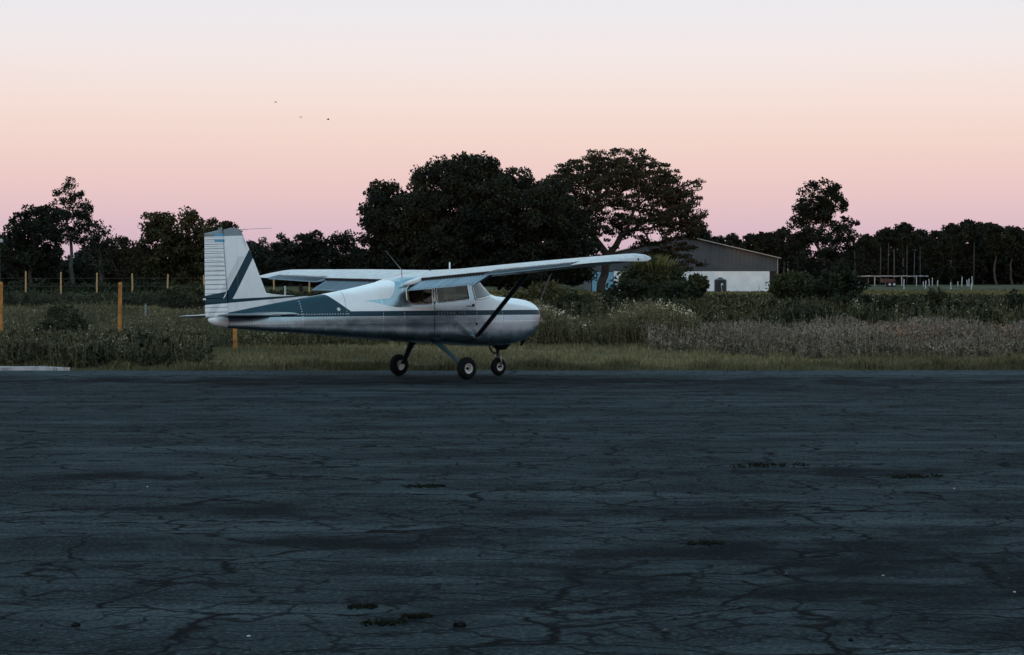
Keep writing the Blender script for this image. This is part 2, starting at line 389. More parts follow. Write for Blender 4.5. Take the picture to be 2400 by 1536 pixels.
def paint(kind):
    """procedural paint scheme of the airplane in its own coordinates"""
    g = Gr('airplane paint ' + kind); x, y, z = g.xyz()
    navy, white = (0.003, 0.035, 0.055), (0.82, 0.84, 0.86)
    n = g.noise(1.6, 6, 0.6); n2 = g.noise(9, 5, 0.6); sm = g.noise(3.0, 5, 0.6, vec=g.vec(x*1.0, y, z*1.6))
    whitec = g.mix(g.rng(n2, 0.40, 0.75, 0.0, 0.3), white, (0.60, 0.61, 0.61))
    whitec = g.mul(g.rng(n, 0.55, 0.75, 0.0, 0.35), whitec, (0.66, 0.62, 0.58))
    navyc = g.mix(g.rng(n2, 0.4, 0.75, 0.0, 0.5), navy, (0.008, 0.050, 0.085))
    if kind == 'fuselage':
        stripe = (z > 1.143) & (z < 1.234)
        aft = x < (-2.37 + (1.54-z)*1.30)
        aft_n = aft & (z > 1.143) & (x < (z*-0.9-0.68))
        lens_lo = 1.298 + g.rng(x*-1.0, 1.0, 1.72, 0.0, 0.115, True)
        lens_hi = 1.413 + (x+1.72)*0.10 + g.rng(x, -1.20, -0.86, 0.0, 0.55, True)
        lens = (z > lens_lo) & (z < lens_hi) & (x > -1.72) & (x < -0.30)
        cab = (x > -0.31) & (x < 0.64) & (z > 1.234)
        metal = (z < 1.143) | lens | cab
        metal = metal & aft_n.inv() & stripe.inv()
        nav = stripe | aft_n
        dark = g.rng(((x-(-0.297)).abs()), 0.004, 0.010, 1.0, 0.0) * (z > 0.78) * (z < 1.8)       # door seam
        alc = g.mix(g.rng(sm, 0.38, 0.64), (0.245, 0.345, 0.395), (0.32, 0.43, 0.48))
        alc = g.mul(g.rng(n, 0.52, 0.66, 0.0, 0.25), alc, (0.55, 0.60, 0.62))
        alc = g.mul(g.rng(z + (sm-0.5)*0.08, 0.58, 0.70, 0.6, 0.0), alc, (0.34, 0.34, 0.33))                    # darker along the belly
        col = g.mix(nav, whitec, navyc); col = g.mix(metal, col, alc)
        # rows of rivets and lapped seams
        def row(coord, at, along, gap, r=0.010):
            u = (coord-at)/r; fr = g.m('FRACT', along/gap, 0); v = (fr-0.5)*gap/r
            return g.rng(u*u+v*v, 0.5, 1.2, 1.0, 0.0)
        rv = row(z, 1.028, x, 0.045) | (row(z, 1.188, x, 0.05) & (x < -2.0))
        for at in (-2.9, -2.05, -1.35, -0.93, 0.66, 1.30): rv = rv | row(x, at, z, 0.045, 0.009)
        col = g.mix(rv*0.75, col, (0.78, 0.80, 0.82))
        sea = (((x-1.31).abs() < 0.004) & (z > 0.9)) | ((x+2.05).abs() < 0.003)
        col = g.mix((sea | dark)*0.85, col, (0.02, 0.02, 0.02))
        g.set(color=col, metal=metal*0.97, rough=g.rng(sm, 0.36, 0.66, 0.20, 0.30) * metal + metal.inv()*0.42, spec=0.28)
        bl = g.noise(2.4, 3, 0.5)
        g.bump(bl*0.16 + rv*0.04, 0.08, 0.02)
    elif kind == 'fin':
        # diagonal navy band and the forward running dart
        def line(x1, z1, x2, z2): return z - (z1 + (x-x1)*((z2-z1)/(x2-x1)))
        diag = (line(-3.842, 2.065, -4.189, 1.465) > 0) & (line(-3.967, 2.166, -4.295, 1.623) < 0) & (z > 1.40)
        dart = (line(-4.189, 1.465, -2.69, 1.530) < 0) & (line(-4.279, 1.395, -2.685, 1.512) > 0)
        rud = (x < -4.283+0.0*z) & (line(-4.706, 1.524, -4.295, 1.595) < 0) & (line(-4.706, 1.381, -4.279, 1.40) > 0)
        nav = diag | dart | rud
        grey = (line(-3.967, 2.166, -4.295, 1.623) > 0) & (line(-4.10, 2.166, -4.42, 1.623) < 0) & (z < 2.2)
        col = g.mix(grey*0.55, whitec, (0.50, 0.53, 0.55))
        edge1 = (line(-3.842, 2.065, -4.189, 1.465).abs() < 0.016) | (line(-3.967, 2.166, -4.295, 1.623).abs() < 0.016)
        col = g.mix(nav, col, navyc); col = g.mix(edge1 & (z > 1.47), col, (0.80, 0.81, 0.82))
        cap = z > (2.565 + (x+4.0)*0.04)
        col = g.mix(cap, col, (0.20, 0.24, 0.26))
        # light blue and white flag
        fl = (x > -4.545) & (x < -4.345) & (z < 2.592) & (z > 2.45) & ((z > 2.545) | (z < 2.495))
        FLAG = fl
        # dark lines along the creases of the ribbed rudder
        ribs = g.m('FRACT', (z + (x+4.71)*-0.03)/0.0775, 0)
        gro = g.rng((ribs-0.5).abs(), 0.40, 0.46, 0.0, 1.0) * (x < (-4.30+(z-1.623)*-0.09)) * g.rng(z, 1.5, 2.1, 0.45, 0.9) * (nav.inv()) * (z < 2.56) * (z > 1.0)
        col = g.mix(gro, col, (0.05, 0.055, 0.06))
        col = g.mix(FLAG, col, (0.10, 0.32, 0.50))
        rv = g.rng((x+4.10).abs(), 0.002, 0.006, 0.35, 0.0)
        col = g.mix(rv, col, (0.3, 0.3, 0.3))
        g.set(color=col, metal=0.0, rough=0.42, spec=0.28)
        g.bump(g.noise(2.5, 3), 0.12, 0.02)
    elif kind == 'wing':
        stk = g.noise(1.0, 6, 0.65, vec=g.vec(x*0.5, y*3.2, 0.0)); pa = g.noise(2.2, 5, 0.6)
        col = g.mix(g.rng(n2, 0.38, 0.66, 0.0, 0.8), (0.50, 0.52, 0.535), (0.30, 0.31, 0.325))
        col = g.mul(g.rng(stk, 0.55, 0.68, 0.0, 0.7) * g.rng(pa, 0.45, 0.6), col, (0.28, 0.24, 0.22))
        seam = g.rng((g.m('FRACT', y/0.62, 0)-0.5).abs(), 0.003, 0.008, 0.6, 0.0)
        col = g.mix(seam, col, (0.16, 0.16, 0.17))
        # walkway outline by the root
        wl = (((y.abs()-0.62).abs() < 0.02) & (x < 0.3)) | ((((y.abs()-1.15).abs() < 0.014)) & (x < 0.2) & (x > -0.35)) | (((x-0.2).abs() < 0.016) & (y.abs() > 0.62) & (y.abs() < 1.15))
        col = g.mix(wl*0.65, col, (0.08, 0.08, 0.08))
        g.set(color=col, metal=0.15, rough=0.42); g.bump(pa, 0.1, 0.02)
    elif kind == 'ribbed':
        stk = g.noise(1.0, 4, 0.6, vec=g.vec(x*0.6, y*8, 0))
        col = g.mix(g.rng(stk, 0.35, 0.7), (0.17, 0.245, 0.30), (0.28, 0.37, 0.44))
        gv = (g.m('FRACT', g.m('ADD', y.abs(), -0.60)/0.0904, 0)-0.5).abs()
        col = g.mix(g.rng(gv, 0.18, 0.30, 0.0, 0.95), col, (0.016, 0.026, 0.036))          # shade between the ridges, painted into the colour
        g.set(color=col, metal=0.2, rough=0.45, spec=0.25)
    elif kind == 'tail':
        col = g.mix(g.rng(n2, 0.4, 0.7), (0.07, 0.10, 0.12), (0.14, 0.17, 0.19))
        g.set(color=col, metal=0.3, rough=0.4)
    elif kind == 'plain white':
        g.set(color=whitec, rough=0.42)
    return g.mat
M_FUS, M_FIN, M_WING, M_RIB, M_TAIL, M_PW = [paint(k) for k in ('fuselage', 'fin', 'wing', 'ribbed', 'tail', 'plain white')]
M_NAVY = simple('dark navy strut paint', (0.012, 0.026, 0.036), 0.4, 0, 0.25, 8)
M_LEG = simple('teal gear leg paint', (0.010, 0.040, 0.055), 0.55, 0, 0.2, 8)
M_TYRE = simple('tyre rubber', (0.009, 0.010, 0.011), 0.9, 0, 0.3, 14, 0.1)
M_RIM = simple('wheel alloy', (0.55, 0.56, 0.55), 0.38, 0.25, 0.15, 14)
M_STEEL = simple('dull steel', (0.28, 0.29, 0.30), 0.4, 0.9, 0.2, 12)
M_DARK = simple('black trim', (0.010, 0.011, 0.012), 0.6, 0, 0.3, 10, 0.15)
M_CHROME = simple('bright window trim', (0.70, 0.70, 0.68), 0.30, 0.85, 0.1, 12)
M_INT = simple('cabin lining', (0.05, 0.048, 0.045), 0.8, 0, 0.3, 5)
M_SEAT = simple('tan seat cloth', (0.36, 0.25, 0.18), 0.85, 0, 0.2, 9)
def glass():
    g = Gr('cabin plexiglass'); g.nt.nodes.remove(g.b)
    tr = g.n('ShaderNodeBsdfTransparent'); tr.inputs[0].default_value = (0.78, 0.83, 0.84, 1)
    gl = g.n('ShaderNodeBsdfGlossy'); gl.inputs['Roughness'].default_value = 0.03; gl.inputs['Color'].default_value = (1, 1, 1, 1)
    fr = g.n('ShaderNodeFresnel'); fr.inputs[0].default_value = 1.42
    mx = g.n('ShaderNodeMixShader'); g.nt.links.new(fr.outputs[0], mx.inputs[0]); g.nt.links.new(tr.outputs[0], mx.inputs[1]); g.nt.links.new(gl.outputs[0], mx.inputs[2])
    g.nt.links.new(mx.outputs[0], g.out.inputs[0]); return g.mat
M_GLASS = glass()
def painted_sheen():  # pale diffuse paints the sky's sheen and haze into the glass
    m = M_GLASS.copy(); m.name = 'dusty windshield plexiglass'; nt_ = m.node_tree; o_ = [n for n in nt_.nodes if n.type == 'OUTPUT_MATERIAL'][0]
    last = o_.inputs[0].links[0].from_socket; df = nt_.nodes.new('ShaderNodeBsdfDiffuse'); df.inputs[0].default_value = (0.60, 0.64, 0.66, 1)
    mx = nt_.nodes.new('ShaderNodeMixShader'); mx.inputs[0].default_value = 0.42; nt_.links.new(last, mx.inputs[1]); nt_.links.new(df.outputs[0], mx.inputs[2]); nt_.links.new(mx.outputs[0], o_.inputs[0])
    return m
M_SHIELD = painted_sheen()

def build_fuselage():
    nx, nr = len(XS), len(RP)
    # vertices: full ring = starboard half then port half (bottom and top shared)
    full = np.zeros((nx, 2*nr-2, 3))
    for i, X in enumerate(XS):
        h = RINGS[i]
        full[i, :nr, 0] = X; full[i, :nr, 1] = -h[:, 0]; full[i, :nr, 2] = h[:, 1]
        full[i, nr:, 0] = X; full[i, nr:, 1] = h[nr-2:0:-1, 0]; full[i, nr:, 2] = h[nr-2:0:-1, 1]
    m = 2*nr-2
    idx = np.arange(nx*m).reshape(nx, m)
    a = idx[:-1, :]; b = np.roll(idx, -1, 1)[:-1, :]; c = np.roll(idx, -1, 1)[1:, :]; d = idx[1:, :]
    F = np.stack([d, c, b, a], -1).reshape(-1, 4)
    V = full.reshape(-1, 3)
    ctr = V[F].mean(1)
    ring_top = (ctr[:, 2] > 1.3)
    kind = np.zeros(len(F), int)            # 0 skin, 1 rear window, 2 door window, 3 windshield, 4 door (starboard), 5 port door
    rr = np.abs(ctr[:, 1])
    dr = inpoly(ctr[:, 0], ctr[:, 2], DOOR) & (rr > 0.3)
    kind[dr & (ctr[:, 1] < 0)] = 4; kind[dr & (ctr[:, 1] > 0)] = 5
    kind[inpoly(ctr[:, 0], ctr[:, 2], WIN_REAR) & (rr > 0.3) & ring_top] = 1
    kind[inpoly(ctr[:, 0], ctr[:, 2], WIN_DOOR) & (rr > 0.3) & ring_top] = 2
    kind[inpoly(ctr[:, 0], ctr[:, 2], SHIELD)] = 3
    # smooth normals over the whole skin, kept when it is cut up
    def cut(sel, name, mat, parent, push=0.0):
        fs = F[sel]; u, inv = np.unique(fs, return_inverse=True); v = V[u].copy()
        if push:
            v[:, 1] += np.sign(v[:, 1])*push
        return obj(name, mesh_np(name, v, inv.reshape(-1, 4), smooth=True), mat, parent)
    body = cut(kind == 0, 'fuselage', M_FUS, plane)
    door = cut(kind == 4, 'door', M_FUS, plane, 0.003)
    pdoor = cut(kind == 5, 'door', M_FUS, plane, 0.003)
    for side in (-1, 1):
        s = (ctr[:, 1]*side > 0)
        w = cut((kind == 1) & s, 'side_window', M_GLASS, plane, -0.004)
        w2 = cut((kind == 2) & s, 'side_window', M_GLASS, door if side < 0 else pdoor, -0.004)
        for poly, par in ((WIN_REAR, w), (WIN_DOOR, w2)):
            mb = MB(); q = []
            for (X, z) in poly: q.append((X, side*(float(skin_r(X, z))+0.004), z))
            q.append(q[0]); q.append(q[1])
            mb.tube(q, 0.011, 6, cap=False); mb.build('window_frame', M_CHROME, par, smooth=True)
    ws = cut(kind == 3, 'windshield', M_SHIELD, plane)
    # windshield lower moulding
    for side in (-1, 1):
        mb = MB(); q = []
        for (X, z) in [(0.575, 1.75), (0.60, 1.58), (0.63, 1.43), (0.75, 1.443), (0.88, 1.464), (1.00, 1.486), (1.10, 1.507)]:
            q.append((X, side*(float(skin_r(X, z))+0.003), z))
        mb.tube(q, 0.012, 6); mb.build('windshield_frame', M_CHROME, ws, smooth=True)
    mb = MB(); mb.tube([(1.10, 0, 1.66), (0.95, 0, 1.78), (0.82, 0, 1.86)], 0.011, 6); mb.build('centre_strip', M_CHROME, ws, smooth=True)
    # nose face, door handle, step, strip between windows
    mb = MB(); h = RINGS[-1]
    ringp = [(XS[-1], -p[0], p[1]) for p in h] + [(XS[-1], p[0], p[1]) for p in h[::-1][1:-1]]
    cc = np.array(ringp).mean(0); n0 = len(ringp)
    inner = [tuple(np.array(p)*0.82+cc*0.18+np.array([0.02, 0, 0])) for p in ringp]
    mb.add(ringp+inner, [(i, (i+1) % n0, n0+(i+1) % n0, n0+i) for i in range(n0)] + [tuple(range(n0, 2*n0))])
    mb.build('nose_bowl', M_DARK, plane, smooth=True, sharp=40)
    for side in (-1, 1):
        mb = MB(); r = float(skin_r(0.5, 1.31)); mb.box((0.50, side*(r+0.012), 1.312), (0.15, 0.018, 0.016)); mb.box((0.575, side*(r+0.008), 1.325), (0.03, 0.016, 0.05))
        mb.build('door_handle', M_DARK, door if side < 0 else pdoor)
        mb = MB(); q = [(-0.297, side*(float(skin_r(-0.297, z))+0.004), z) for z in np.linspace(1.36, 1.70, 9)]
        mb.tube(q, 0.017, 6); mb.build('window_pillar', M_CHROME, plane, smooth=True)
        for q_, zz in enumerate(np.linspace(1.40, 1.68, 7)):
            mb = MB(); mb.box((-0.285+0.02*(q_ % 2), side*(float(skin_r(-0.29, zz))+0.018), zz), (0.018, 0.01, 0.024)); mb.build('pillar_bolt', M_DARK, plane)
        # stiffening bead pressed in the door and the access hole ahead of it
        mb = MB()
        for off in (0, 0.075):
            q = [(0.06+off+t*(0.52-off*0.9), side*(float(skin_r(0.06+off+t*0.45, 1.12-t*0.31))+0.001), 1.12-off*0.2-t*(0.31-off*0.2)) for t in np.linspace(0, 1, 8)]
            mb.tube(q, 0.0045, 5)
        mb.build('door_bead', M_RIM, door if side < 0 else pdoor, smooth=True)
        mb = MB(); mb.lathe([(0.0, 0.006), (0.022, 0.006), (0.024, 0.0)], (0.655, side*float(skin_r(0.655, 0.98)), 0.98), (0, side, 0), 14); mb.build('vent', M_DARK, plane)
        mb = MB(); mb.lathe([(0.0, 0.008), (0.03, 0.007), (0.036, 0.0)], (-2.20, side*float(skin_r(-2.20, 1.27)), 1.27), (0, side, 0.3), 14); mb.build('emblem', M_RIM, plane)
    # lettering on the stripe
    cu = bpy.data.curves.new('lettering', 'FONT'); cu.body = 'CESSNA 172'; cu.size = 0.066; cu.space_character = 1.55; cu.extrude = 0.001
    to = bpy.data.objects.new('tmp', cu); COL.objects.link(to); bpy.context.view_layer.update()
    me = bpy.data.meshes.new_from_object(to.evaluated_get(bpy.context.evaluated_depsgraph_get())); bpy.data.objects.remove(to)
    mlet = simple('faded pale lettering', (0.30, 0.34, 0.36), 0.5)
    v = np.zeros(len(me.vertices)*3); me.vertices.foreach_get('co', v); v = v.reshape(-1, 3); x0, x1 = v[:, 0].min(), v[:, 0].max()
    me.name = 'lettering'
    for side in (-1, 1):
        m2 = me.copy(); q = v.copy(); k = 0.62/(x1-x0); X = (-0.23+(v[:, 0]-x0)*k) if side < 0 else (0.39-(v[:, 0]-x0)*k)
        Z = 1.165+v[:, 1]; r = np.array([float(skin_r(a, b)) for a, b in zip(X, Z)])
        q[:, 0] = X; q[:, 2] = Z; q[:, 1] = side*(r+0.0055+v[:, 2]); m2.vertices.foreach_set('co', q.ravel()); m2.update()
        tag(obj('lettering', m2, mlet, door if side < 0 else pdoor), kind='stuff')
    # cabin inside
    mb = MB(); mb.box((0.05, 0, 0.86), (1.75, 0.92, 0.03)); mb.box((-0.93, 0, 1.2), (0.03, 0.84, 0.66)); mb.build('cabin_floor', M_INT, plane)
    mb = MB(); mb.box((0.70, 0, 1.30), (0.10, 0.86, 0.28)); mb.box((0.78, 0, 1.435), (0.26, 0.80, 0.03)); mb.build('instrument_panel', M_DARK, plane)
    for s in (-1, 1):
        mb = MB(); mb.tube([(0.64, s*0.22, 1.33), (0.45, s*0.22, 1.35)], 0.012, 6); mb.tube([(0.45, s*0.22+0.10, 1.44), (0.44, s*0.22+0.09, 1.34), (0.44, s*0.22-0.09, 1.34), (0.45, s*0.22-0.10, 1.44)], 0.014, 6)
        mb.build('control_yoke', M_STEEL, plane, smooth=True)
    def seat(X, y, w):
        t = empty('seat', (X, y, 0)); t.parent = plane
        mb = MB(); mb.box((0.05, 0, 1.06), (0.44, w, 0.13)); me = mb.mesh('cushion'); obj('cushion', me, M_SEAT, t)
        mb = MB(); M = Matrix.Rotation(R(-14), 3, 'Y')
        pr = [(-0.05, 1.05), (0.06, 1.05), (0.0, 1.55), (-0.04, 1.62), (-0.12, 1.62), (-0.15, 1.56)]
        vv = [(a-0.2, s*w/2*(0.92 if b > 1.5 else 1), b) for s in (-1, 1) for a, b in pr]
        mb.add(vv, [tuple(range(6)), tuple(range(11, 5, -1))]+[(i, (i+1) % 6, 6+(i+1) % 6, 6+i) for i in range(6)])
        obj('backrest', mb.mesh('backrest'), M_SEAT, t)
    seat(0.12, -0.23, 0.40); seat(0.12, 0.23, 0.40); seat(-0.62, 0, 0.84)
    # tail cone cap
    mb = MB(); n = 16; v = []; st = [(-4.302, 1.0, 0.0), (-4.42, 0.95, 0.012), (-4.55, 0.75, 0.03), (-4.63, 0.45, 0.05), (-4.66, 0.12, 0.07)]
    zb, w, zs, ws_, wu, zu, zt = section(-4.30)
    for X, k, up in st:
        for q in range(n):
            an = 2*math.pi*q/n; v.append((X, math.sin(an)*0.088*k, 1.065+up*0.6-math.cos(an)*0.10*k))
    mb.add(v, [(i*n+q, i*n+(q+1) % n, (i+1)*n+(q+1) % n, (i+1)*n+q) for i in range(4) for q in range(n)]+[tuple(range(4*n, 5*n))])
    mb.build('tail_cone', M_PW, plane, smooth=True)
build_fuselage()

def airfoil_z(u, t=0.125):
    th = 5*t*(0.2969*np.sqrt(u)-0.1260*u-0.3516*u**2+0.2843*u**3-0.1036*u**4)
    m, p = 0.02, 0.4
    cam_ = np.where(u < p, m/p**2*(2*p*u-u**2), m/(1-p)**2*((1-2*p)+2*p*u-u**2))
    return cam_+th, cam_-th
def wing_frame(r):
    """leading edge X, chord, leading edge z, incidence at starboard offset r"""
    k = np.clip((r-2.7)/(5.65-2.7), 0, 1)
    c = 1.55-0.42*k; le = 0.715-0.13*k; z = 1.912+max(0, r-0.5)*math.tan(R(1.75)); inc = R(5.4)-R(0.7)*np.clip((r-0.5)/4.9, 0, 1)
    return le, c, z, inc
def wing_pt(r, u, zz):
    le, c, z, inc = wing_frame(r)
    return (le-u*c*math.cos(inc)+zz*c*math.sin(inc)*0, z-u*c*math.sin(inc)+zz*c)
def build_wing(side):
    us = (1-np.cos(np.linspace(0, math.pi, 25)))/2
    def outline(r, cut_u, th=0.125):
        u = us[us < cut_u-0.01]; u = np.append(u, cut_u)
        zu, zl = airfoil_z(u, th)
        up = [wing_pt(r, a, b) for a, b in zip(u[::-1], zu[::-1])]
        lo = [wing_pt(r, a, b) for a, b in zip(u[1:], zl[1:])]
        # resample to a constant number of points
        q = np.array(up+lo); s = np.concatenate([[0], np.cumsum(np.hypot(*np.diff(q, axis=0).T))]); nu = len(up)
        a = np.interp(np.linspace(0, s[nu-1], 26), s, q[:, 0]), np.interp(np.linspace(0, s[nu-1], 26), s, q[:, 1])
        b = np.interp(np.linspace(s[nu-1], s[-1], 26)[1:], s, q[:, 0]), np.interp(np.linspace(s[nu-1], s[-1], 26)[1:], s, q[:, 1])
        return np.concatenate([a[0], b[0]]), np.concatenate([a[1], b[1]])
    st = [(0.0, 0.9), (0.55, 0.9)] + [(r, 0.865) for r in np.linspace(0.56, 2.70, 8)] + [(r, 0.795) for r in np.linspace(2.72, 4.90, 8)] + [(4.92, 0.995), (5.12, 0.995), (5.3, 0.995)]
    mb = MB(); rings = []
    for r, cu in st:
        X, Z = outline(r, cu); rings.append([(x, side*r, z) for x, z in zip(X, Z)])
    for k, (dr, sc) in enumerate([(0.14, 0.97), (0.25, 0.88), (0.34, 0.70), (0.385, 0.45), (0.40, 0.12)]):   # drooped rounded tip
        X, Z = outline(5.3, 0.995); cx, cz = 0.05, np.mean(Z)
        rings.append([((x-cx)*(0.55+0.45*sc)+cx+0.02*(1-sc), side*(5.3+dr), (z-cz)*sc+cz-0.05*(1-sc)+0.033*dr) for x, z in zip(X, Z)])
    n = len(rings[0])
    for q in rings: mb.v += q
    for i in range(len(rings)-1):
        for k in range(n): mb.f.append((i*n+k, i*n+(k+1) % n, (i+1)*n+(k+1) % n, (i+1)*n+k))
    mb.f.append(tuple(range((len(rings)-1)*n, len(rings)*n)))
    w = mb.build('wing', M_WING, plane, smooth=True, sharp=35)
    # ribbed flap (lowered) and aileron: real ridges along the chord
    def ribbed(name, r0, r1, u0, defl, chord_fn, zoff, pitch, shift=0.0):
        nr_ = int((r1-r0)/pitch); k = 6; rs = np.linspace(r0, r1, nr_*k+1); prof = np.array([0, 0.15, 1.0, 1.0, 0.15, 0.0])
        mb = MB(); cols = 7; V = []
        for j, r in enumerate(rs):
            le, c, z, inc = wing_frame(r); X0, Z0 = wing_pt(r, u0, 0.0); ch = chord_fn(r); hr = prof[j % k]*0.019
            an = inc+defl; top = []; bot = []
            for a in np.linspace(0, 1, cols):
                th = (0.055*(1-a)*min(1, a*5+0.25)+0.004); hb = hr*(1 if 0.04 < a < 1 else 0)
                fx, fz = math.cos(an), -math.sin(an); px_ = X0-shift-a*ch*fx; pz_ = Z0+zoff-a*ch*math.sin(an)
                top.append((px_, side*r, pz_+th/2+hb)); bot.append((px_, side*r, pz_-th/2+hb*0.6))
            V.append(top+bot[::-1])
        m = 2*cols
        for q in V: mb.v += q
        for i in range(len(V)-1):
            for q in range(m): mb.f.append((i*m+q, i*m+(q+1) % m, (i+1)*m+(q+1) % m, (i+1)*m+q))
        mb.f += [tuple(range(m)), tuple(range((len(V)-1)*m, len(V)*m))]
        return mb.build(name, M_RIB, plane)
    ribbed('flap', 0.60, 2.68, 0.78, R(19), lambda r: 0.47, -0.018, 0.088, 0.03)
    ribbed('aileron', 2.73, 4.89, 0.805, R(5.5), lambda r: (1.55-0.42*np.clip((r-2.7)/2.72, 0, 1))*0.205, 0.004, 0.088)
    # black strip painting the wing skin's shade above the flap, navigation lamp, strut
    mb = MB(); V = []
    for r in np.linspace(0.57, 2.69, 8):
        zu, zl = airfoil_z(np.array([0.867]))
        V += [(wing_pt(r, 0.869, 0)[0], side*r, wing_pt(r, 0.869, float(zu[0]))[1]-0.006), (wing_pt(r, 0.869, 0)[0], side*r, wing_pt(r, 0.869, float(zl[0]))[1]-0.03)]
    mb.add(V, [(2*i, 2*i+1, 2*i+3, 2*i+2) for i in range(7)]); mb.build('flap_gap_shade', M_DARK, w)
    mb = MB()
    mb.lathe([(0.0, 0.05), (0.018, 0.04), (0.024, 0.02), (0.024, 0)], (0.20, side*5.66, 2.02), (0.2, side, 0), 10); mb.build('navigation_lamp', M_DARK, w, smooth=True)
    mb = MB(); a = Vector((0.62, side*0.50, 0.70)); b = Vector((0.30, side*2.55, 1.865)); mb.tube([a, a.lerp(b, 0.03), a.lerp(b, 0.97), b], [0.045, 0.06, 0.06, 0.05], 12, flat=((1, 0, 0), (0.36, 1.0)))
    st_ = mb.build('wing_strut', M_NAVY, plane, smooth=True)
    mb = MB(); mb.tube([a.lerp(b, -0.005)+Vector((0.0, side*0.0, 0.0)), a.lerp(b, 0.05)], [0.075, 0.066], 10, flat=((1, 0, 0), (0.5, 1.0))); mb.build('strut_fairing', M_STEEL, st_, smooth=True)
    # flap-root fairing
    mb = MB(); mb.tube([(-0.50, side*0.57, 1.80), (-0.68, side*0.565, 1.775), (-0.86, side*0.545, 1.735), (-0.99, side*0.52, 1.70)], [0.055, 0.06, 0.045, 0.012], 10, flat=((0, 0, 1), (0.45, 1.0)))
    mb.build('flap_fairing', M_PW, plane, smooth=True)
for s in (-1, 1): build_wing(s)

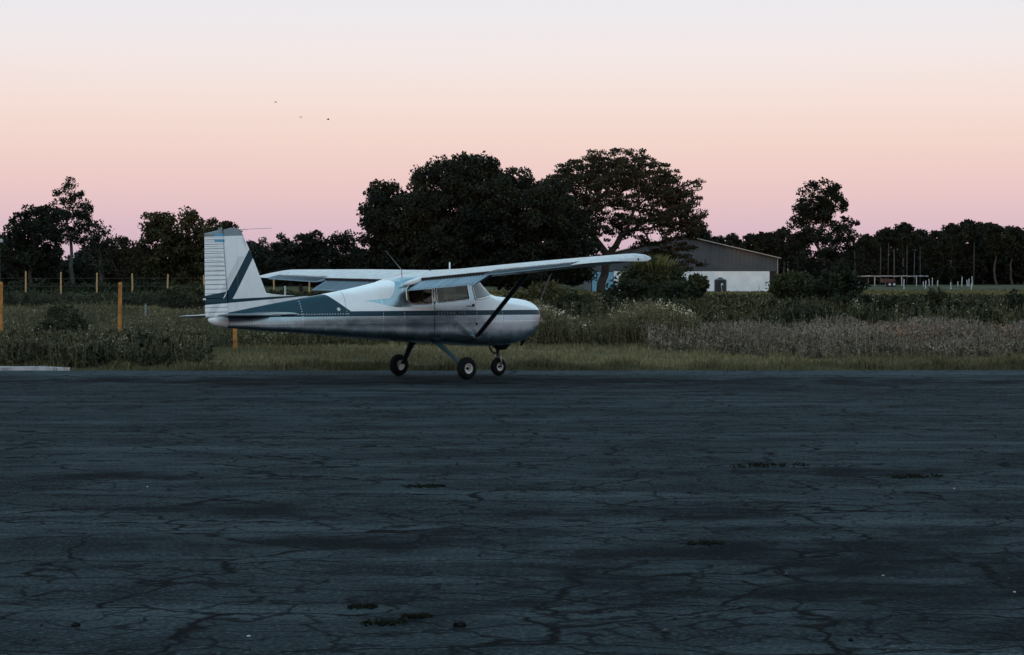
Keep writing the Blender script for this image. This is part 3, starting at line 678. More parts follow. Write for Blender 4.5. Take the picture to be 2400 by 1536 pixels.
def build_tail():
    # fin with dorsal fillet: outline in X, z extruded with a thin lens section
    def slab(name, outline, thick, mat, parent, xl, xr):
        """outline polygon (X, z); thickness varies across the chord"""
        bm = bmesh.new(); vs_ = [bm.verts.new((x, 0, z)) for x, z in outline]; f = bm.faces.new(vs_)
        bmesh.ops.triangulate(bm, faces=[f]); bmesh.ops.subdivide_edges(bm, edges=bm.edges[:], cuts=3, use_grid_fill=True)
        bmesh.ops.triangulate(bm, faces=bm.faces[:])
        bnd = {v for e in bm.edges if e.is_boundary for v in e.verts}
        v2 = {}
        out = MB(); ids = {}
        for s in (-1, 1):
            for v in bm.verts:
                t = np.clip((v.co.x-xl)/(xr-xl), 0, 1); th = thick*math.sqrt(max(0.0, 1-t))*(0.55+0.45*min(1, t*3)) if v not in bnd else 0.006
                ids[(s, v)] = len(out.v); out.v.append((v.co.x, s*th/2, v.co.z))
            for fc in bm.faces: out.f.append(tuple(ids[(s, q)] for q in (fc.verts if s > 0 else reversed(fc.verts))))
        for e in bm.edges:
            if e.is_boundary:
                a, b = e.verts; out.f.append((ids[(-1, a)], ids[(-1, b)], ids[(1, b)], ids[(1, a)]))
        bm.free()
        return out.build(name, mat, parent, smooth=True, sharp=50)
    fin_o = [(-4.269, 1.19), (-4.30, 1.60), (-4.345, 2.20), (-4.372, 2.56), (-4.34, 2.665), (-4.20, 2.70), (-4.08, 2.695), (-4.00, 2.66), (-3.975, 2.60),
             (-3.925, 2.376), (-3.86, 2.14), (-3.793, 1.942), (-3.76, 1.82), (-3.718, 1.725), (-3.65, 1.65), (-3.551, 1.586), (-3.40, 1.552), (-3.20, 1.535), (-2.95, 1.522), (-2.60, 1.505),
             (-2.70, 1.45), (-3.4, 1.32), (-4.0, 1.21)]
    slab('fin', fin_o, 0.12, M_FIN, plane, -4.4, -3.5)
    # rudder: stacked ribs, each crease is geometry
    mb = MB(); zs = []; z = 1.10; k = 0; pitch = 0.0775
    z0, z1 = 1.145, 2.60
    lv = []
    n = int((z1-z0)/pitch)
    for i in range(n):
        a = z0+i*(z1-z0)/n; b = a+(z1-z0)/n
        lv += [(a+0.002, 0.0), (a+0.012, 0.010), (b-0.012, 0.006), (b-0.002, 0.0)]
    lv += [(2.605, 0.004), (2.65, 0.0), (2.70, -0.012)]
    V = []
    for z, bulge in lv:
        hx = -4.283+(z-1.216)*(-0.094)/1.347-0.006; te = -4.712
        if z > 2.60: te = -4.712+(z-2.59)*4.2
        if z < 1.20: te = -4.70
        if hx-te < 0.05: te = hx-0.05
        pts = [(hx, 0.040), (hx-0.03, 0.048), (hx-(hx-te)*0.35, 0.040), (te+0.02, 0.010), (te, 0.004)]
        V.append([(x, t+bulge*(0 if x in (hx,) else 1), z) for x, t in pts]+[(x, -t-bulge*(0 if x in (hx,) else 1), z) for x, t in pts[::-1]])
    m = 10
    for q in V: mb.v += q
    for i in range(len(V)-1):
        for q in range(m): mb.f.append((i*m+q, i*m+(q+1) % m, (i+1)*m+(q+1) % m, (i+1)*m+q))
    mb.f += [tuple(range(m)), tuple(range((len(V)-1)*m, len(V)*m))]
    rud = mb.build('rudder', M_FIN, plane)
    mb = MB(); mb.lathe([(0.0, 0.05), (0.02, 0.035), (0.025, 0.0)], (-4.71, 0, 1.455), (-1, 0, 0), 10); mb.build('tail_lamp', M_RIM, rud, smooth=True)
    # tailplane and elevators
    for s in (-1, 1):
        def panel(name, rows, mat):
            mb = MB(); V = []
            for r, xl, xt, th, z in rows:
                u = np.array([0, 0.03, 0.1, 0.3, 0.6, 1.0]); h = th*np.array([0.0, 0.45, 0.75, 1.0, 0.8, 0.12])/2
                V.append([(xl+(xt-xl)*a, s*r, z+b) for a, b in zip(u, h)]+[(xl+(xt-xl)*a, s*r, z-b) for a, b in zip(u[::-1][:-1], h[::-1][:-1])])
            m = len(V[0])
            for q in V: mb.v += q
            for i in range(len(V)-1):
                for q in range(m): mb.f.append((i*m+q, i*m+(q+1) % m, (i+1)*m+(q+1) % m, (i+1)*m+q))
            mb.f.append(tuple(range((len(V)-1)*m, len(V)*m))); mb.f.append(tuple(range(m)))
            return mb.build(name, mat, plane, smooth=True, sharp=40)
        panel('tailplane', [(0.0, -3.42, -4.12, 0.085, 1.195), (0.8, -3.60, -4.13, 0.08, 1.19), (1.40, -3.735, -4.14, 0.07, 1.185), (1.56, -3.80, -4.14, 0.05, 1.185), (1.63, -3.90, -4.10, 0.02, 1.185)], M_TAIL)
        panel('elevator', [(0.09, -4.13, -4.52, 0.06, 1.185), (0.8, -4.14, -4.48, 0.055, 1.18), (1.45, -4.15, -4.44, 0.045, 1.175), (1.60, -4.15, -4.40, 0.03, 1.175)], M_TAIL)
        mb = MB(); mb.tube([(-4.05, 0, 2.67), (-3.62, s*0.42, 2.685)], 0.0035, 5); mb.build('whisker_antenna', M_STEEL, plane)
    mb = MB(); mb.tube([(-0.65, 0, 1.88), (-0.655, 0, 1.985), (-0.80, 0, 2.13), (-1.01, 0, 2.34)], [0.012, 0.007, 0.004, 0.0025], 6); mb.build('whip_antenna', M_STEEL, plane)
    mb = MB(); mb.tube([(0.42, 0, 1.93), (0.42, 0, 2.13)], [0.016, 0.012], 8); mb.build('mast_antenna', M_PW, plane, smooth=True)
    mb = MB(); mb.lathe([(0.0, 0.07), (0.018, 0.05), (0.022, 0.0)], (0.12, 0.2, 1.955), (0, 0, 1), 8); mb.build('beacon', M_DARK, plane, smooth=True)
build_tail()

def build_gear():
    def wheel(name, c, rt, wd, side):
        t = empty(name, c); t.parent = plane
        mb = MB(); pr = []
        for a in np.linspace(-1.70, 1.70, 19):
            pr.append((rt-wd*0.62+math.cos(a)*wd*0.62, math.sin(a)*wd*0.5))
        pr = [(rt*0.46, -wd*0.30)]+pr+[(rt*0.46, wd*0.30)]
        mb.lathe(pr, (0, 0, 0), (0, 1, 0), 32); mb.build('tyre', M_TYRE, t, smooth=True)
        mb = MB(); mb.lathe([(0.0, 0.25*wd), (rt*0.16, 0.25*wd), (rt*0.17, 0.10*wd), (rt*0.30, 0.10*wd), (rt*0.33, 0.36*wd), (rt*0.47, 0.38*wd), (rt*0.49, 0.30*wd), (rt*0.49, -0.30*wd), (rt*0.47, -0.38*wd), (rt*0.33, -0.36*wd), (rt*0.30, -0.1*wd), (0.0, -0.1*wd)], (0, 0, 0), (0, 1, 0), 24)
        rim = mb.build('rim', M_RIM, t, smooth=True, sharp=30)
        for s2 in (-1, 1):
            mb = MB(); mb.lathe([(0.0, 0.30*wd), (rt*0.11, 0.29*wd), (rt*0.13, 0.1*wd)], (0, 0, 0), (0, s2, 0), 12); mb.build('hub_cap', M_DARK, rim, smooth=True)
        return t
    rt = 0.205
    for s in (-1, 1):
        lift = 1.10*math.sin(-ROLL)*s*-1          # the roll tilts the frame: keep both tyres on the ground
        zc = rt+1.10*math.tan(ROLL)*s*-1 - 0.002
        wheel('main_wheel', (0.0, s*1.10, zc), rt, 0.155, s)
        mb = MB(); a = Vector((-0.20, s*0.26, 0.735)); b = Vector((0.015, s*0.985, zc+0.02))
        pts = [a, a.lerp(b, 0.3)+Vector((0, 0, 0.02)), a.lerp(b, 0.7)+Vector((0, 0, 0.015)), b]
        mb.tube(pts, [0.10, 0.075, 0.056, 0.044], 10, flat=((1, 0, 0), (0.28, 1.0)))
        leg = mb.build('gear_leg', M_LEG, plane, smooth=True)
        mb = MB(); mb.tube([(0.0, s*0.97, zc), (0.0, s*1.08, zc)], 0.032, 10); mb.box((-0.05, s*0.99, zc-0.03), (0.07, 0.05, 0.09)); mb.build('brake', M_STEEL, leg)
        mb = MB(); p0 = a.lerp(b, 0.45); mb.tube([p0+Vector((0.03, 0, 0.0)), p0+Vector((0.15, s*0.06, 0.0)), p0+Vector((0.24, s*0.08, 0.015))], 0.008, 6); mb.build('foot_step', M_STEEL, leg)
    rn = 0.170
    wheel('nose_wheel', (1.52, 0, rn-0.001), rn, 0.125, 0)
    mb = MB(); mb.tube([(1.50, 0, 0.70), (1.505, 0, 0.44)], 0.032, 12); mb.tube([(1.505, 0, 0.46), (1.515, 0, 0.345)], 0.021, 10)
    mb.build('nose_strut', M_DARK, plane, smooth=True, sharp=40)
    mb = MB()
    for s in (-1, 1):
        mb.tube([(1.515, s*0.012, 0.372), (1.515, s*0.075, 0.355), (1.52, s*0.085, 0.28), (1.52, s*0.085, 0.155)], [0.022, 0.022, 0.019, 0.016], 8)
    mb.build('nose_fork', M_STEEL, plane, smooth=True)
    mb = MB(); mb.tube([(1.50, 0.0, 0.42), (1.40, 0.0, 0.43), (1.33, 0.0, 0.50), (1.30, 0, 0.60)], [0.018, 0.016, 0.014, 0.012], 6); mb.build('scissor_link', M_DARK, plane)
    mb = MB(); mb.tube([(1.34, -0.05, 0.62), (1.48, -0.05, 0.565), (1.62, -0.05, 0.575), (1.70, -0.05, 0.63), (1.72, -0.05, 0.70)], [0.05, 0.09, 0.095, 0.075, 0.03], 10); mb.build('chin_scoop', M_DARK, plane, smooth=True)
    mb = MB(); mb.tube([(1.72, -0.16, 0.66), (1.66, -0.17, 0.575)], 0.028, 10); mb.build('exhaust_pipe', M_RIM, plane, smooth=True)
    # propeller at rest
    hub = Vector((2.42, 0, 1.225))
    mb = MB(); mb.lathe([(0.0, 0.11), (0.035, 0.10), (0.075, 0.06), (0.10, 0.0), (0.10, -0.07)], hub, (1, 0, 0), 20); sp_ = mb.build('spinner', M_NAVY, plane, smooth=True)
    for s in (-1, 1):
        d = Vector((0, -math.sin(R(36))*s, math.cos(R(36))*s))
        mb = MB(); V = []
        for t, ch, tw in [(0.04, 0.07, 60), (0.2, 0.10, 42), (0.45, 0.115, 28), (0.65, 0.10, 20), (0.78, 0.08, 17), (0.84, 0.03, 16)]:
            c = hub+d*t; e = d.cross(Vector((1, 0, 0))); cw = (e*math.cos(R(tw))+Vector((1, 0, 0))*math.sin(R(tw)))*ch/2; th = cw.cross(d).normalized()*0.012
            V += [c-cw, c+th, c+cw, c-th*0.6]
        mb.add(V, [(4*i+k, 4*i+(k+1) % 4, 4*i+4+(k+1) % 4, 4*i+4+k) for i in range(5) for k in range(4)]+[(20, 21, 22, 23)])
        mb.build('propeller_blade', M_DARK, plane, smooth=True, sharp=60)
build_gear()
# ------------------------------------------------------------------ vegetation tools
def rand_dirs(n, rng, up=0.0):
    v = rng.normal(size=(n, 3)); v[:, 2] += up; return v/np.linalg.norm(v, axis=1)[:, None]
def leaf_quads(c, size, rng, elong=1.8, up=0.0):
    """a rhombic leaf on every centre"""
    n = len(c); a = rand_dirs(n, rng, up); b = np.cross(a, rand_dirs(n, rng)); b /= np.linalg.norm(b, axis=1)[:, None]+1e-9
    s = np.broadcast_to(size, (n,))[:, None]*rng.uniform(0.6, 1.3, (n, 1))
    p0, p2 = c-a*s*elong/2, c+a*s*elong/2; p1, p3 = c+b*s/2, c-b*s/2
    v = np.stack([p0, p1, p2, p3], 1).reshape(-1, 3); return v, np.arange(4*n).reshape(n, 4)
def blades(base, h, lean, wd, rng):
    """bent grass blade: quad narrowing to a point"""
    n = len(base); an = rng.uniform(0, 2*math.pi, n); side = np.stack([np.cos(an), np.sin(an), np.zeros(n)], 1)*(wd/2)[:, None]
    la = rng.uniform(0, 2*math.pi, n); ld = np.stack([np.cos(la), np.sin(la), np.zeros(n)], 1)*(lean*h)[:, None]
    up = np.array([0, 0, 1.0])*h[:, None]
    v = np.stack([base-side, base+side, base+side*0.6+up*0.6+ld*0.35, base+up+ld], 1).reshape(-1, 3)
    return v, np.arange(4*n).reshape(n, 4)
def joinq(parts):
    V, F, C, n = [], [], [], 0
    for v, f, c in parts:
        V.append(v); F.append(f+n); C.append(c if len(c) == len(v) else np.repeat(c, 4, 0)); n += len(v)
    return np.concatenate(V), np.concatenate(F), np.concatenate(C)
def tint(n, rng, a, b, jit=0.15):
    t = rng.uniform(0, 1, (n, 1)); c = np.array(a)*(1-t)+np.array(b)*t
    return c*rng.uniform(1-jit, 1+jit, (n, 1))
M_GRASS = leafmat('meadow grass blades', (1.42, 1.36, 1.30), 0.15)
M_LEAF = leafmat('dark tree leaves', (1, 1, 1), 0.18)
M_BARK = simple('grey brown bark', (0.055, 0.046, 0.038), 0.9, 0, 0.4, 4)
M_DIMBARK = simple('dim grey bark', (0.045, 0.048, 0.048), 0.9, 0, 0.3, 3)
M_PBARK = simple('pale smooth bark', (0.20, 0.18, 0.16), 0.85, 0, 0.3, 3)

def skeleton(p, pts, r1, segs, rng, f0=0.42):
    n = len(pts)
    if n == 1:
        segs.append((p, pts[0], r1*1.1, r1*0.5)); return
    i = rng.integers(n); d = ((pts-pts[i])**2).sum(1); a = pts[d.argmax()]; d = ((pts-a)**2).sum(1); b = pts[d.argmax()]
    for _ in range(4):
        k = ((pts-a)**2).sum(1) < ((pts-b)**2).sum(1)
        if k.all() or not k.any(): k = np.arange(n) < n//2
        a, b = pts[k].mean(0), pts[~k].mean(0)
    for sel in (k, ~k):
        q = pts[sel]; c = q.mean(0); m = len(q)
        f = f0*rng.uniform(0.75, 1.25) if m > 1 else 1.0
        nxt = p+(c-p)*f
        if m > 1: nxt = nxt+rng.normal(0, 0.05, 3)*np.linalg.norm(c-p)
        segs.append((p, nxt, r1*min(n, 1.6*m)**0.5, r1*m**0.5)); 
        if m > 1: skeleton(nxt, q, r1, segs, rng, f0)
def branch_mesh(name, segs, rng, sides=5):
    V, F, n = [], [], 0
    for p, q, ra, rb in segs:
        p, q = np.array(p, float), np.array(q, float); t = q-p; L = np.linalg.norm(t)
        if L < 1e-4: continue
        t /= L; a = np.array([0, 0, 1.0]) if abs(t[2]) < 0.9 else np.array([1.0, 0, 0]); u = np.cross(t, a); u /= np.linalg.norm(u); w = np.cross(u, t)
        mid = (p+q)/2+(u*rng.normal()+w*rng.normal())*L*0.06
        for c, r in ((p, ra), (mid, (ra+rb)/2), (q, rb)):
            for k in range(sides):
                an = 2*math.pi*k/sides; V.append(c+(u*math.cos(an)+w*math.sin(an))*r)
        for i in range(2):
            for k in range(sides): F.append((n+i*sides+k, n+i*sides+(k+1) % sides, n+(i+1)*sides+(k+1) % sides, n+(i+1)*sides+k))
        n += 3*sides
    return mesh_np(name, np.array(V), np.array(F), smooth=True)
def crown_mesh(name, pts, rng, per, rad, flat, leaf, ca, cb, elong=1.8, warm=None):
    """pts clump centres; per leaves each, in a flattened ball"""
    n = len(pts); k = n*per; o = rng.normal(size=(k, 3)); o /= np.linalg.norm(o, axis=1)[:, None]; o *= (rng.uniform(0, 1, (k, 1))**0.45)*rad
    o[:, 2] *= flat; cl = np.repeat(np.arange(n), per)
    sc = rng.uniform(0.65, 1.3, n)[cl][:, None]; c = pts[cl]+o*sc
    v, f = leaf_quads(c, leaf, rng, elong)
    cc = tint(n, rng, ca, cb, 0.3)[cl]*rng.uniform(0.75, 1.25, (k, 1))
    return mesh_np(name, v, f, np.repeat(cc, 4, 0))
def make_tree(name, base, pts, fork, rt, rng, per, rad, flat, leaf, ca, cb, bark=None, elong=1.8, extra=None, f0=0.42):
    """pts and fork are world positions; the tree's own origin is its base"""
    b = np.array(base, float); t = empty(name, base); q = np.asarray(pts)-b; fk = np.asarray(fork, float)-b
    segs = []; mid = fk*0.5+rng.normal(0, 0.04, 3)*fk[2]*np.array([1, 1, 0])
    segs += [(np.array([0, 0, -0.3]), np.array([0, 0, 0.25]), rt*1.35, rt*1.08), (np.array([0, 0, 0.25]), mid, rt*1.08, rt*0.95), (mid, fk, rt*0.95, rt*0.85)]
    sk = q if extra is None else q[:extra]
    skeleton(fk, sk, rt*0.85/len(sk)**0.5, segs, rng, f0)
    obj('trunk', branch_mesh('trunk', segs, rng, 6), bark or M_BARK, t)
    obj('crown', crown_mesh('crown', q, rng, per, rad, flat, leaf, ca, cb, elong), M_LEAF, t)
    return t
def ball(n, rng, shell=0.0):
    v = rng.normal(size=(n, 3)); v /= np.linalg.norm(v, axis=1)[:, None]
    return v*((shell**3+(1-shell**3)*rng.uniform(0, 1, (n, 1)))**(1/3))
def lobes(px_lobes, d, depth, rng, dens, shell=0.55):
    """clump centres in ellipsoids given by their place in the view: (px, py, rx, ry) at distance d"""
    out = []; s = FPX/d
    for px, py, rx, ry in px_lobes:
        c = P(px, py, d); n = int(dens*(rx/s)*(ry/s)*4)
        o = ball(n, rng, shell)*np.array([rx/s, depth*(rx/s), ry/s]); out.append(np.array(c)+o)
    p = np.concatenate(out); gz = ground_z(p[:, 1])+0.4
    return p[p[:, 2] > gz]

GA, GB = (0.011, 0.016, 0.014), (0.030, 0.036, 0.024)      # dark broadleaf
rng = np.random.default_rng(11)
# ---- the two big trees in the middle
D = 195
pts = lobes([(1085, 470, 150, 105), (960, 520, 115, 90), (1180, 500, 150, 110), (890, 570, 65, 90), (1290, 540, 75, 110), (1000, 590, 150, 75), (1200, 600, 150, 75), (1090, 405, 95, 38), (905, 455, 40, 28), (1060, 540, 190, 100), (1335, 565, 55, 85), (1365, 610, 40, 50)], D, 0.8, rng, 1.9, 0.55)
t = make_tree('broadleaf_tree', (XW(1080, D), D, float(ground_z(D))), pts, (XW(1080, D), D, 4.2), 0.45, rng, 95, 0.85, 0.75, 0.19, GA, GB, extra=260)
tag(t, 'huge dense dark round crowned tree rising behind the airplane cabin', 'tree', 'large trees behind the airplane')
D = 205
s = FPX/D; n = 980; o = ball(n*4, rng, 0.74); o = o[(o[:, 2] > -0.02)][:n]
c = np.array(P(1436, 548, D)); pts = c+o*np.array([218/s, 175/s, 198/s]); pts[:, 2] += rng.normal(0, 0.2, len(pts))
lob = lobes([(1605, 490, 55, 48), (1560, 560, 70, 35), (1330, 500, 70, 60), (1500, 590, 90, 22), (1640, 480, 26, 14), (1470, 470, 120, 80), (1575, 605, 60, 38), (1365, 555, 45, 70), (1620, 540, 40, 30), (1545, 580, 90, 28), (1600, 440, 45, 40), (1600, 600, 60, 36), (1550, 615, 60, 24), (1290, 470, 60, 50)], D, 0.9, rng, 1.1, 0.3)
pts = np.concatenate([pts, lob])
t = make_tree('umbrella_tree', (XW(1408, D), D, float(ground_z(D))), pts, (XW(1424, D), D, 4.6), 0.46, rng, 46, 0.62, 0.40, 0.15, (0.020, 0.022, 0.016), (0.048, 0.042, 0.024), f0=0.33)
tag(t, 'tall umbrella shaped tree with visible spreading branches in front of the shed', 'tree', 'large trees behind the airplane')
# ---- trees on the left
D = 185
pts = lobes([(165, 428, 14, 10), (164, 452, 34, 22), (164, 485, 52, 26), (168, 520, 60, 26), (174, 552, 58, 20), (215, 568, 28, 14), (130, 500, 18, 22), (200, 500, 18, 22), (125, 545, 26, 18)], D, 1.0, rng, 7.5, 0.5)
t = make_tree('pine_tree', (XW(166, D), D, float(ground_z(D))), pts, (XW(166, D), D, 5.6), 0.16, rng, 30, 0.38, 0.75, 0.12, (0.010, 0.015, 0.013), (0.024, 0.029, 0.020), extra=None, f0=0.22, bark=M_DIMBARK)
tag(t, 'tall bare trunked pine standing above the left treeline', 'tree', 'trees behind the left meadow')
def broad(px, top, w, bottom, D, label, seed, ca=GA, cb=GB, dens=2.2, per=85, leaf=0.165, rad=0.65):
    r = np.random.default_rng(seed); hh = (bottom-top)
    L = [(px, top+hh*0.36, w*0.34, hh*0.36), (px-w*0.24, top+hh*0.55, w*0.27, hh*0.38), (px+w*0.24, top+hh*0.52, w*0.27, hh*0.40), (px, top+hh*0.72, w*0.42, hh*0.30)]
    L += [(px+r.uniform(-0.35, 0.35)*w, top+hh*r.uniform(0.12, 0.3), w*0.13, hh*0.12) for _ in range(3)]
    p = lobes(L, D, 0.9, r, dens, 0.5); z0 = float(ground_z(D))
    t = make_tree('broadleaf_tree', (XW(px, D), D, z0), p, (XW(px, D), D, z0+(EYE-(top-HOR)/FPX*D-z0)*0.3), 0.22, r, per, rad, 0.75, leaf, ca, cb, extra=min(len(p), 70))
    return tag(t, label, 'tree', 'trees behind the left meadow')
WA, WB = (0.020, 0.019, 0.013), (0.050, 0.040, 0.022)
broad(75, 472, 140, 665, 190, 'dark bushy tree at the left frame edge beside the tall pine', 21)
broad(10, 545, 110, 670, 200, 'low dark tree cut by the left frame edge', 22)
broad(235, 510, 70, 660, 215, 'thin ragged tree just right of the tall pine', 23, dens=1.3, per=45)
broad(285, 548, 120, 665, 225, 'low open tree between the tall pine and the broad olive tree', 24, WA, WB, dens=1.3)
broad(425, 492, 215, 665, 175, 'broad olive green tree left of the airplane fin', 25, (0.022, 0.026, 0.014), (0.060, 0.056, 0.026), dens=2.4, per=70)
broad(525, 515, 70, 650, 180, 'small brownish tree right behind the rudder top', 26, WA, WB)
broad(610, 552, 90, 665, 240, 'low thin tree right of the fin with sky showing through', 27, dens=1.4, per=45)
broad(705, 545, 150, 668, 210, 'low rounded dark tree above the far wing', 28)
broad(800, 545, 90, 665, 215, 'narrow dark tree against the left flank of the huge dense tree', 29)
D = 260
pts = lobes([(882, 445, 26, 20), (880, 480, 22, 25)], D, 1.0, rng, 1.6, 0.3)
t = make_tree('pine_tree', (XW(886, D), D, float(ground_z(D))), pts, (XW(885, D), D, 9.5), 0.22, rng, 60, 0.6, 0.7, 0.2, WA, WB)
tag(t, 'pine top peeking out behind the left shoulder of the huge tree', 'tree')
# ---- right hand pine with a low spreading skirt
D = 215
pts = lobes([(1925, 455, 52, 34), (1900, 495, 44, 36), (1950, 490, 34, 42), (1890, 515, 30, 20), (1925, 480, 50, 40), (1925, 545, 85, 24), (1985, 528, 26, 14), (1862, 530, 22, 12), (1930, 575, 80, 34), (1890, 550, 50, 18), (1975, 552, 40, 18), (1930, 615, 90, 30)], D, 1.0, rng, 2.3, 0.5)
t = make_tree('pine_tree', (XW(1930, D), D, float(ground_z(D))), pts, (XW(1930, D), D, 4.6), 0.26, rng, 48, 0.6, 0.7, 0.18, (0.010, 0.015, 0.013), (0.024, 0.029, 0.020), f0=0.33)
tag(t, 'tall pine with a round head and low spreading skirt right of the shed', 'tree')
# ---- far rows on the right: two prototypes of each kind, copied
def proto_far(kind, seed):
    r = np.random.default_rng(seed); H = 10.0
    if kind == 'pine':
        o = ball(70, r, 0.4)*np.array([1.9, 1.9, 2.0])+np.array([0, 0, 7.6]); o2 = ball(26, r, 0.3)*np.array([1.5, 1.5, 1.2])+np.array([0.4, 0, 5.4]); p = np.concatenate([o, o2])
        t = make_tree('pine_tree', (0, 0, 0), p, (0, 0, 4.6), 0.16, r, 60, 0.62, 0.75, 0.26, (0.010, 0.015, 0.013), (0.024, 0.029, 0.020), f0=0.34)
    else:
        o = ball(150, r, 0.5)*np.array([2.6, 2.4, 3.6])+np.array([0, 0, 6.0]); o2 = ball(70, r, 0.3)*np.array([2.9, 2.4, 1.8])+np.array([0, 0, 2.6]); p = np.concatenate([o, o2])
        t = make_tree('broadleaf_tree', (0, 0, 0), p, (0, 0, 2.2), 0.2, r, 60, 0.75, 0.75, 0.28, (0.010, 0.015, 0.013), (0.024, 0.029, 0.020), extra=60)
    return t
protos = {'pine': [proto_far('pine', 41), proto_far('pine', 42), proto_far('pine', 43)], 'broad': [proto_far('broad', 44), proto_far('broad', 45)]}
used = set()
def place(kind, i, px, top, d, wk, label, group):
    p = protos[kind][i % len(protos[kind])]
    t = p if p.name not in used else copy_tree(p); used.add(p.name)
    z0 = float(ground_z(d)); H = EYE-(top-HOR)/FPX*d-z0; k = H/9.9
    t.location = (XW(px, d), d, z0-0.1); t.scale = (k*wk, k*wk, k); t.rotation_euler = (0, 0, (i*2.4+px) % 6.28)
    tag(t, label, 'tree', group); return t
ORD = ['first', 'second', 'third', 'fourth', 'fifth', 'sixth', 'seventh', 'eighth', 'ninth', 'tenth', 'eleventh', 'twelfth', 'thirteenth', 'fourteenth', 'fifteenth', 'sixteenth', 'seventeenth', 'eighteenth', 'nineteenth', 'twentieth']
row = [(1640, 530), (1675, 545), (1720, 545), (1765, 542), (1800, 535), (1838, 532), (1868, 545)]
for i, (px, top) in enumerate(row):
    place('pine', i, px, top, 330+7*(i % 3), 1.0, f'{ORD[i]} slim pine from the left in the row behind the shed roof', 'slim pines behind the shed')
row = [(2030, 548, 'broad'), (2078, 532, 'broad'), (2118, 520, 'pine'), (2150, 536, 'broad'), (2195, 540, 'broad'), (2230, 522, 'pine'), (2270, 514, 'broad'), (2305, 512, 'pine'), (2335, 524, 'pine'), (2372, 524, 'pine'), (2400, 530, 'pine')]
for i, (px, top, k) in enumerate(row):
    place(k, i, px, top, 345+9*(i % 4), 1.05, f'{ORD[i]} tree from the left in the dark far right treeline', 'far right treeline')
row = [(2010, 575), (2060, 590), (2110, 585), (2160, 580), (2220, 590), (2275, 570), (2330, 585), (2385, 580), (1850, 590), (1780, 600), (1975, 590)]
for i, (px, top) in enumerate(sorted(row)):
    place('broad', i, px, top, 372+5*(i % 3), 1.5, f'{ORD[i]} low tree from the left filling the back of the right treeline', 'low back trees on the right')
row = [(30, 600), (105, 590), (200, 600), (260, 598), (345, 590), (470, 600), (560, 600), (640, 598), (735, 598), (830, 590), (905, 600), (1340, 600), (1420, 605), (1500, 600), (1560, 590)]
for i, (px, top) in enumerate(row):
    place('broad', i, px, top, 275+6*(i % 4), 1.5, f'{ORD[i]} low tree from the left in the back row behind the left meadow', 'low back trees on the left')
# far thickets that close the view under the crowns
def thicket(name, d, px0, px1, h0, n, label, seed):
    r = np.random.default_rng(seed); px = r.uniform(px0, px1, n); x = (px-1200)/FPX*d; dd = d+r.normal(0, 2.5, n)
    hh = h0*(1+0.22*np.sin(x*0.31)+0.15*np.sin(x*0.87+2)); z = ground_z(dd)+hh*r.uniform(0, 1, n)**1.35
    v, f = leaf_quads(np.stack([x, dd, z], 1), 0.42, r, 1.7); c = tint(n, r, (0.009, 0.013, 0.012), (0.022, 0.027, 0.019), 0.3)
    o = obj(name, mesh_np(name, v, f, np.repeat(c, 4, 0)), M_LEAF); tag(o, label, 'thicket', kind='stuff')
thicket('far_thicket', 392, 1180, 2600, 5.2, 36000, 'dark undergrowth closing the wood on the right', 61)
thicket('far_thicket', 302, -200, 1300, 4.6, 34000, 'dark undergrowth under the trees on the left', 62)
# slender pale trunks of the right hand wood
for i, (px, w) in enumerate([(2003, .10), (2063, .12), (2081, .10), (2095, .16), (2125, .11), (2142, .13), (2156, .09), (2282, .10)]):
    d = 332+3*(i % 3); z0 = float(ground_z(d)); mb = MB(); h = 5.2+(i*37 % 5)*0.35
    mb.tube([(0, 0, -0.2), (0.05, 0, h*0.5), (0.02+0.05*(i % 3), 0, h)], [w*0.8, w*0.65, w*0.35], 7)
    o = mb.build('tree_trunk', M_DIMBARK, None, smooth=True, loc=(XW(px, d), d, z0))
    tag(o, f'{ORD[i]} slender pale trunk from the left in the dark right hand wood', 'tree trunk', 'slender pale trunks')
# ---- belt of trees behind the photographer: keeps the last sun off the apron, shows in the polished skin
def belt():
    r = np.random.default_rng(5); xs = np.arange(-260, 261, 5.0); V = []; 
    parts = []
    for x in xs:
        h = 19.2+2.6*math.sin(x*0.043)+1.6*math.sin(x*0.13+1)+r.normal(0, 0.9)
        n = 90; o = ball(n, r, 0.3)*np.array([4.5, 4.0, h*0.5])+np.array([x, -150+r.normal(0, 2), h*0.5]); parts.append(o)
    c = np.concatenate(parts); v, f = leaf_quads(c, 3.4, r, 1.3); col = tint(len(c), r, GA, GB)
    o = obj('shelter_belt', mesh_np('shelter_belt', v, f, np.repeat(col, 4, 0)), M_LEAF)
    tag(o, 'dark belt of trees behind the photographer across the apron', 'trees', kind='stuff')
belt()

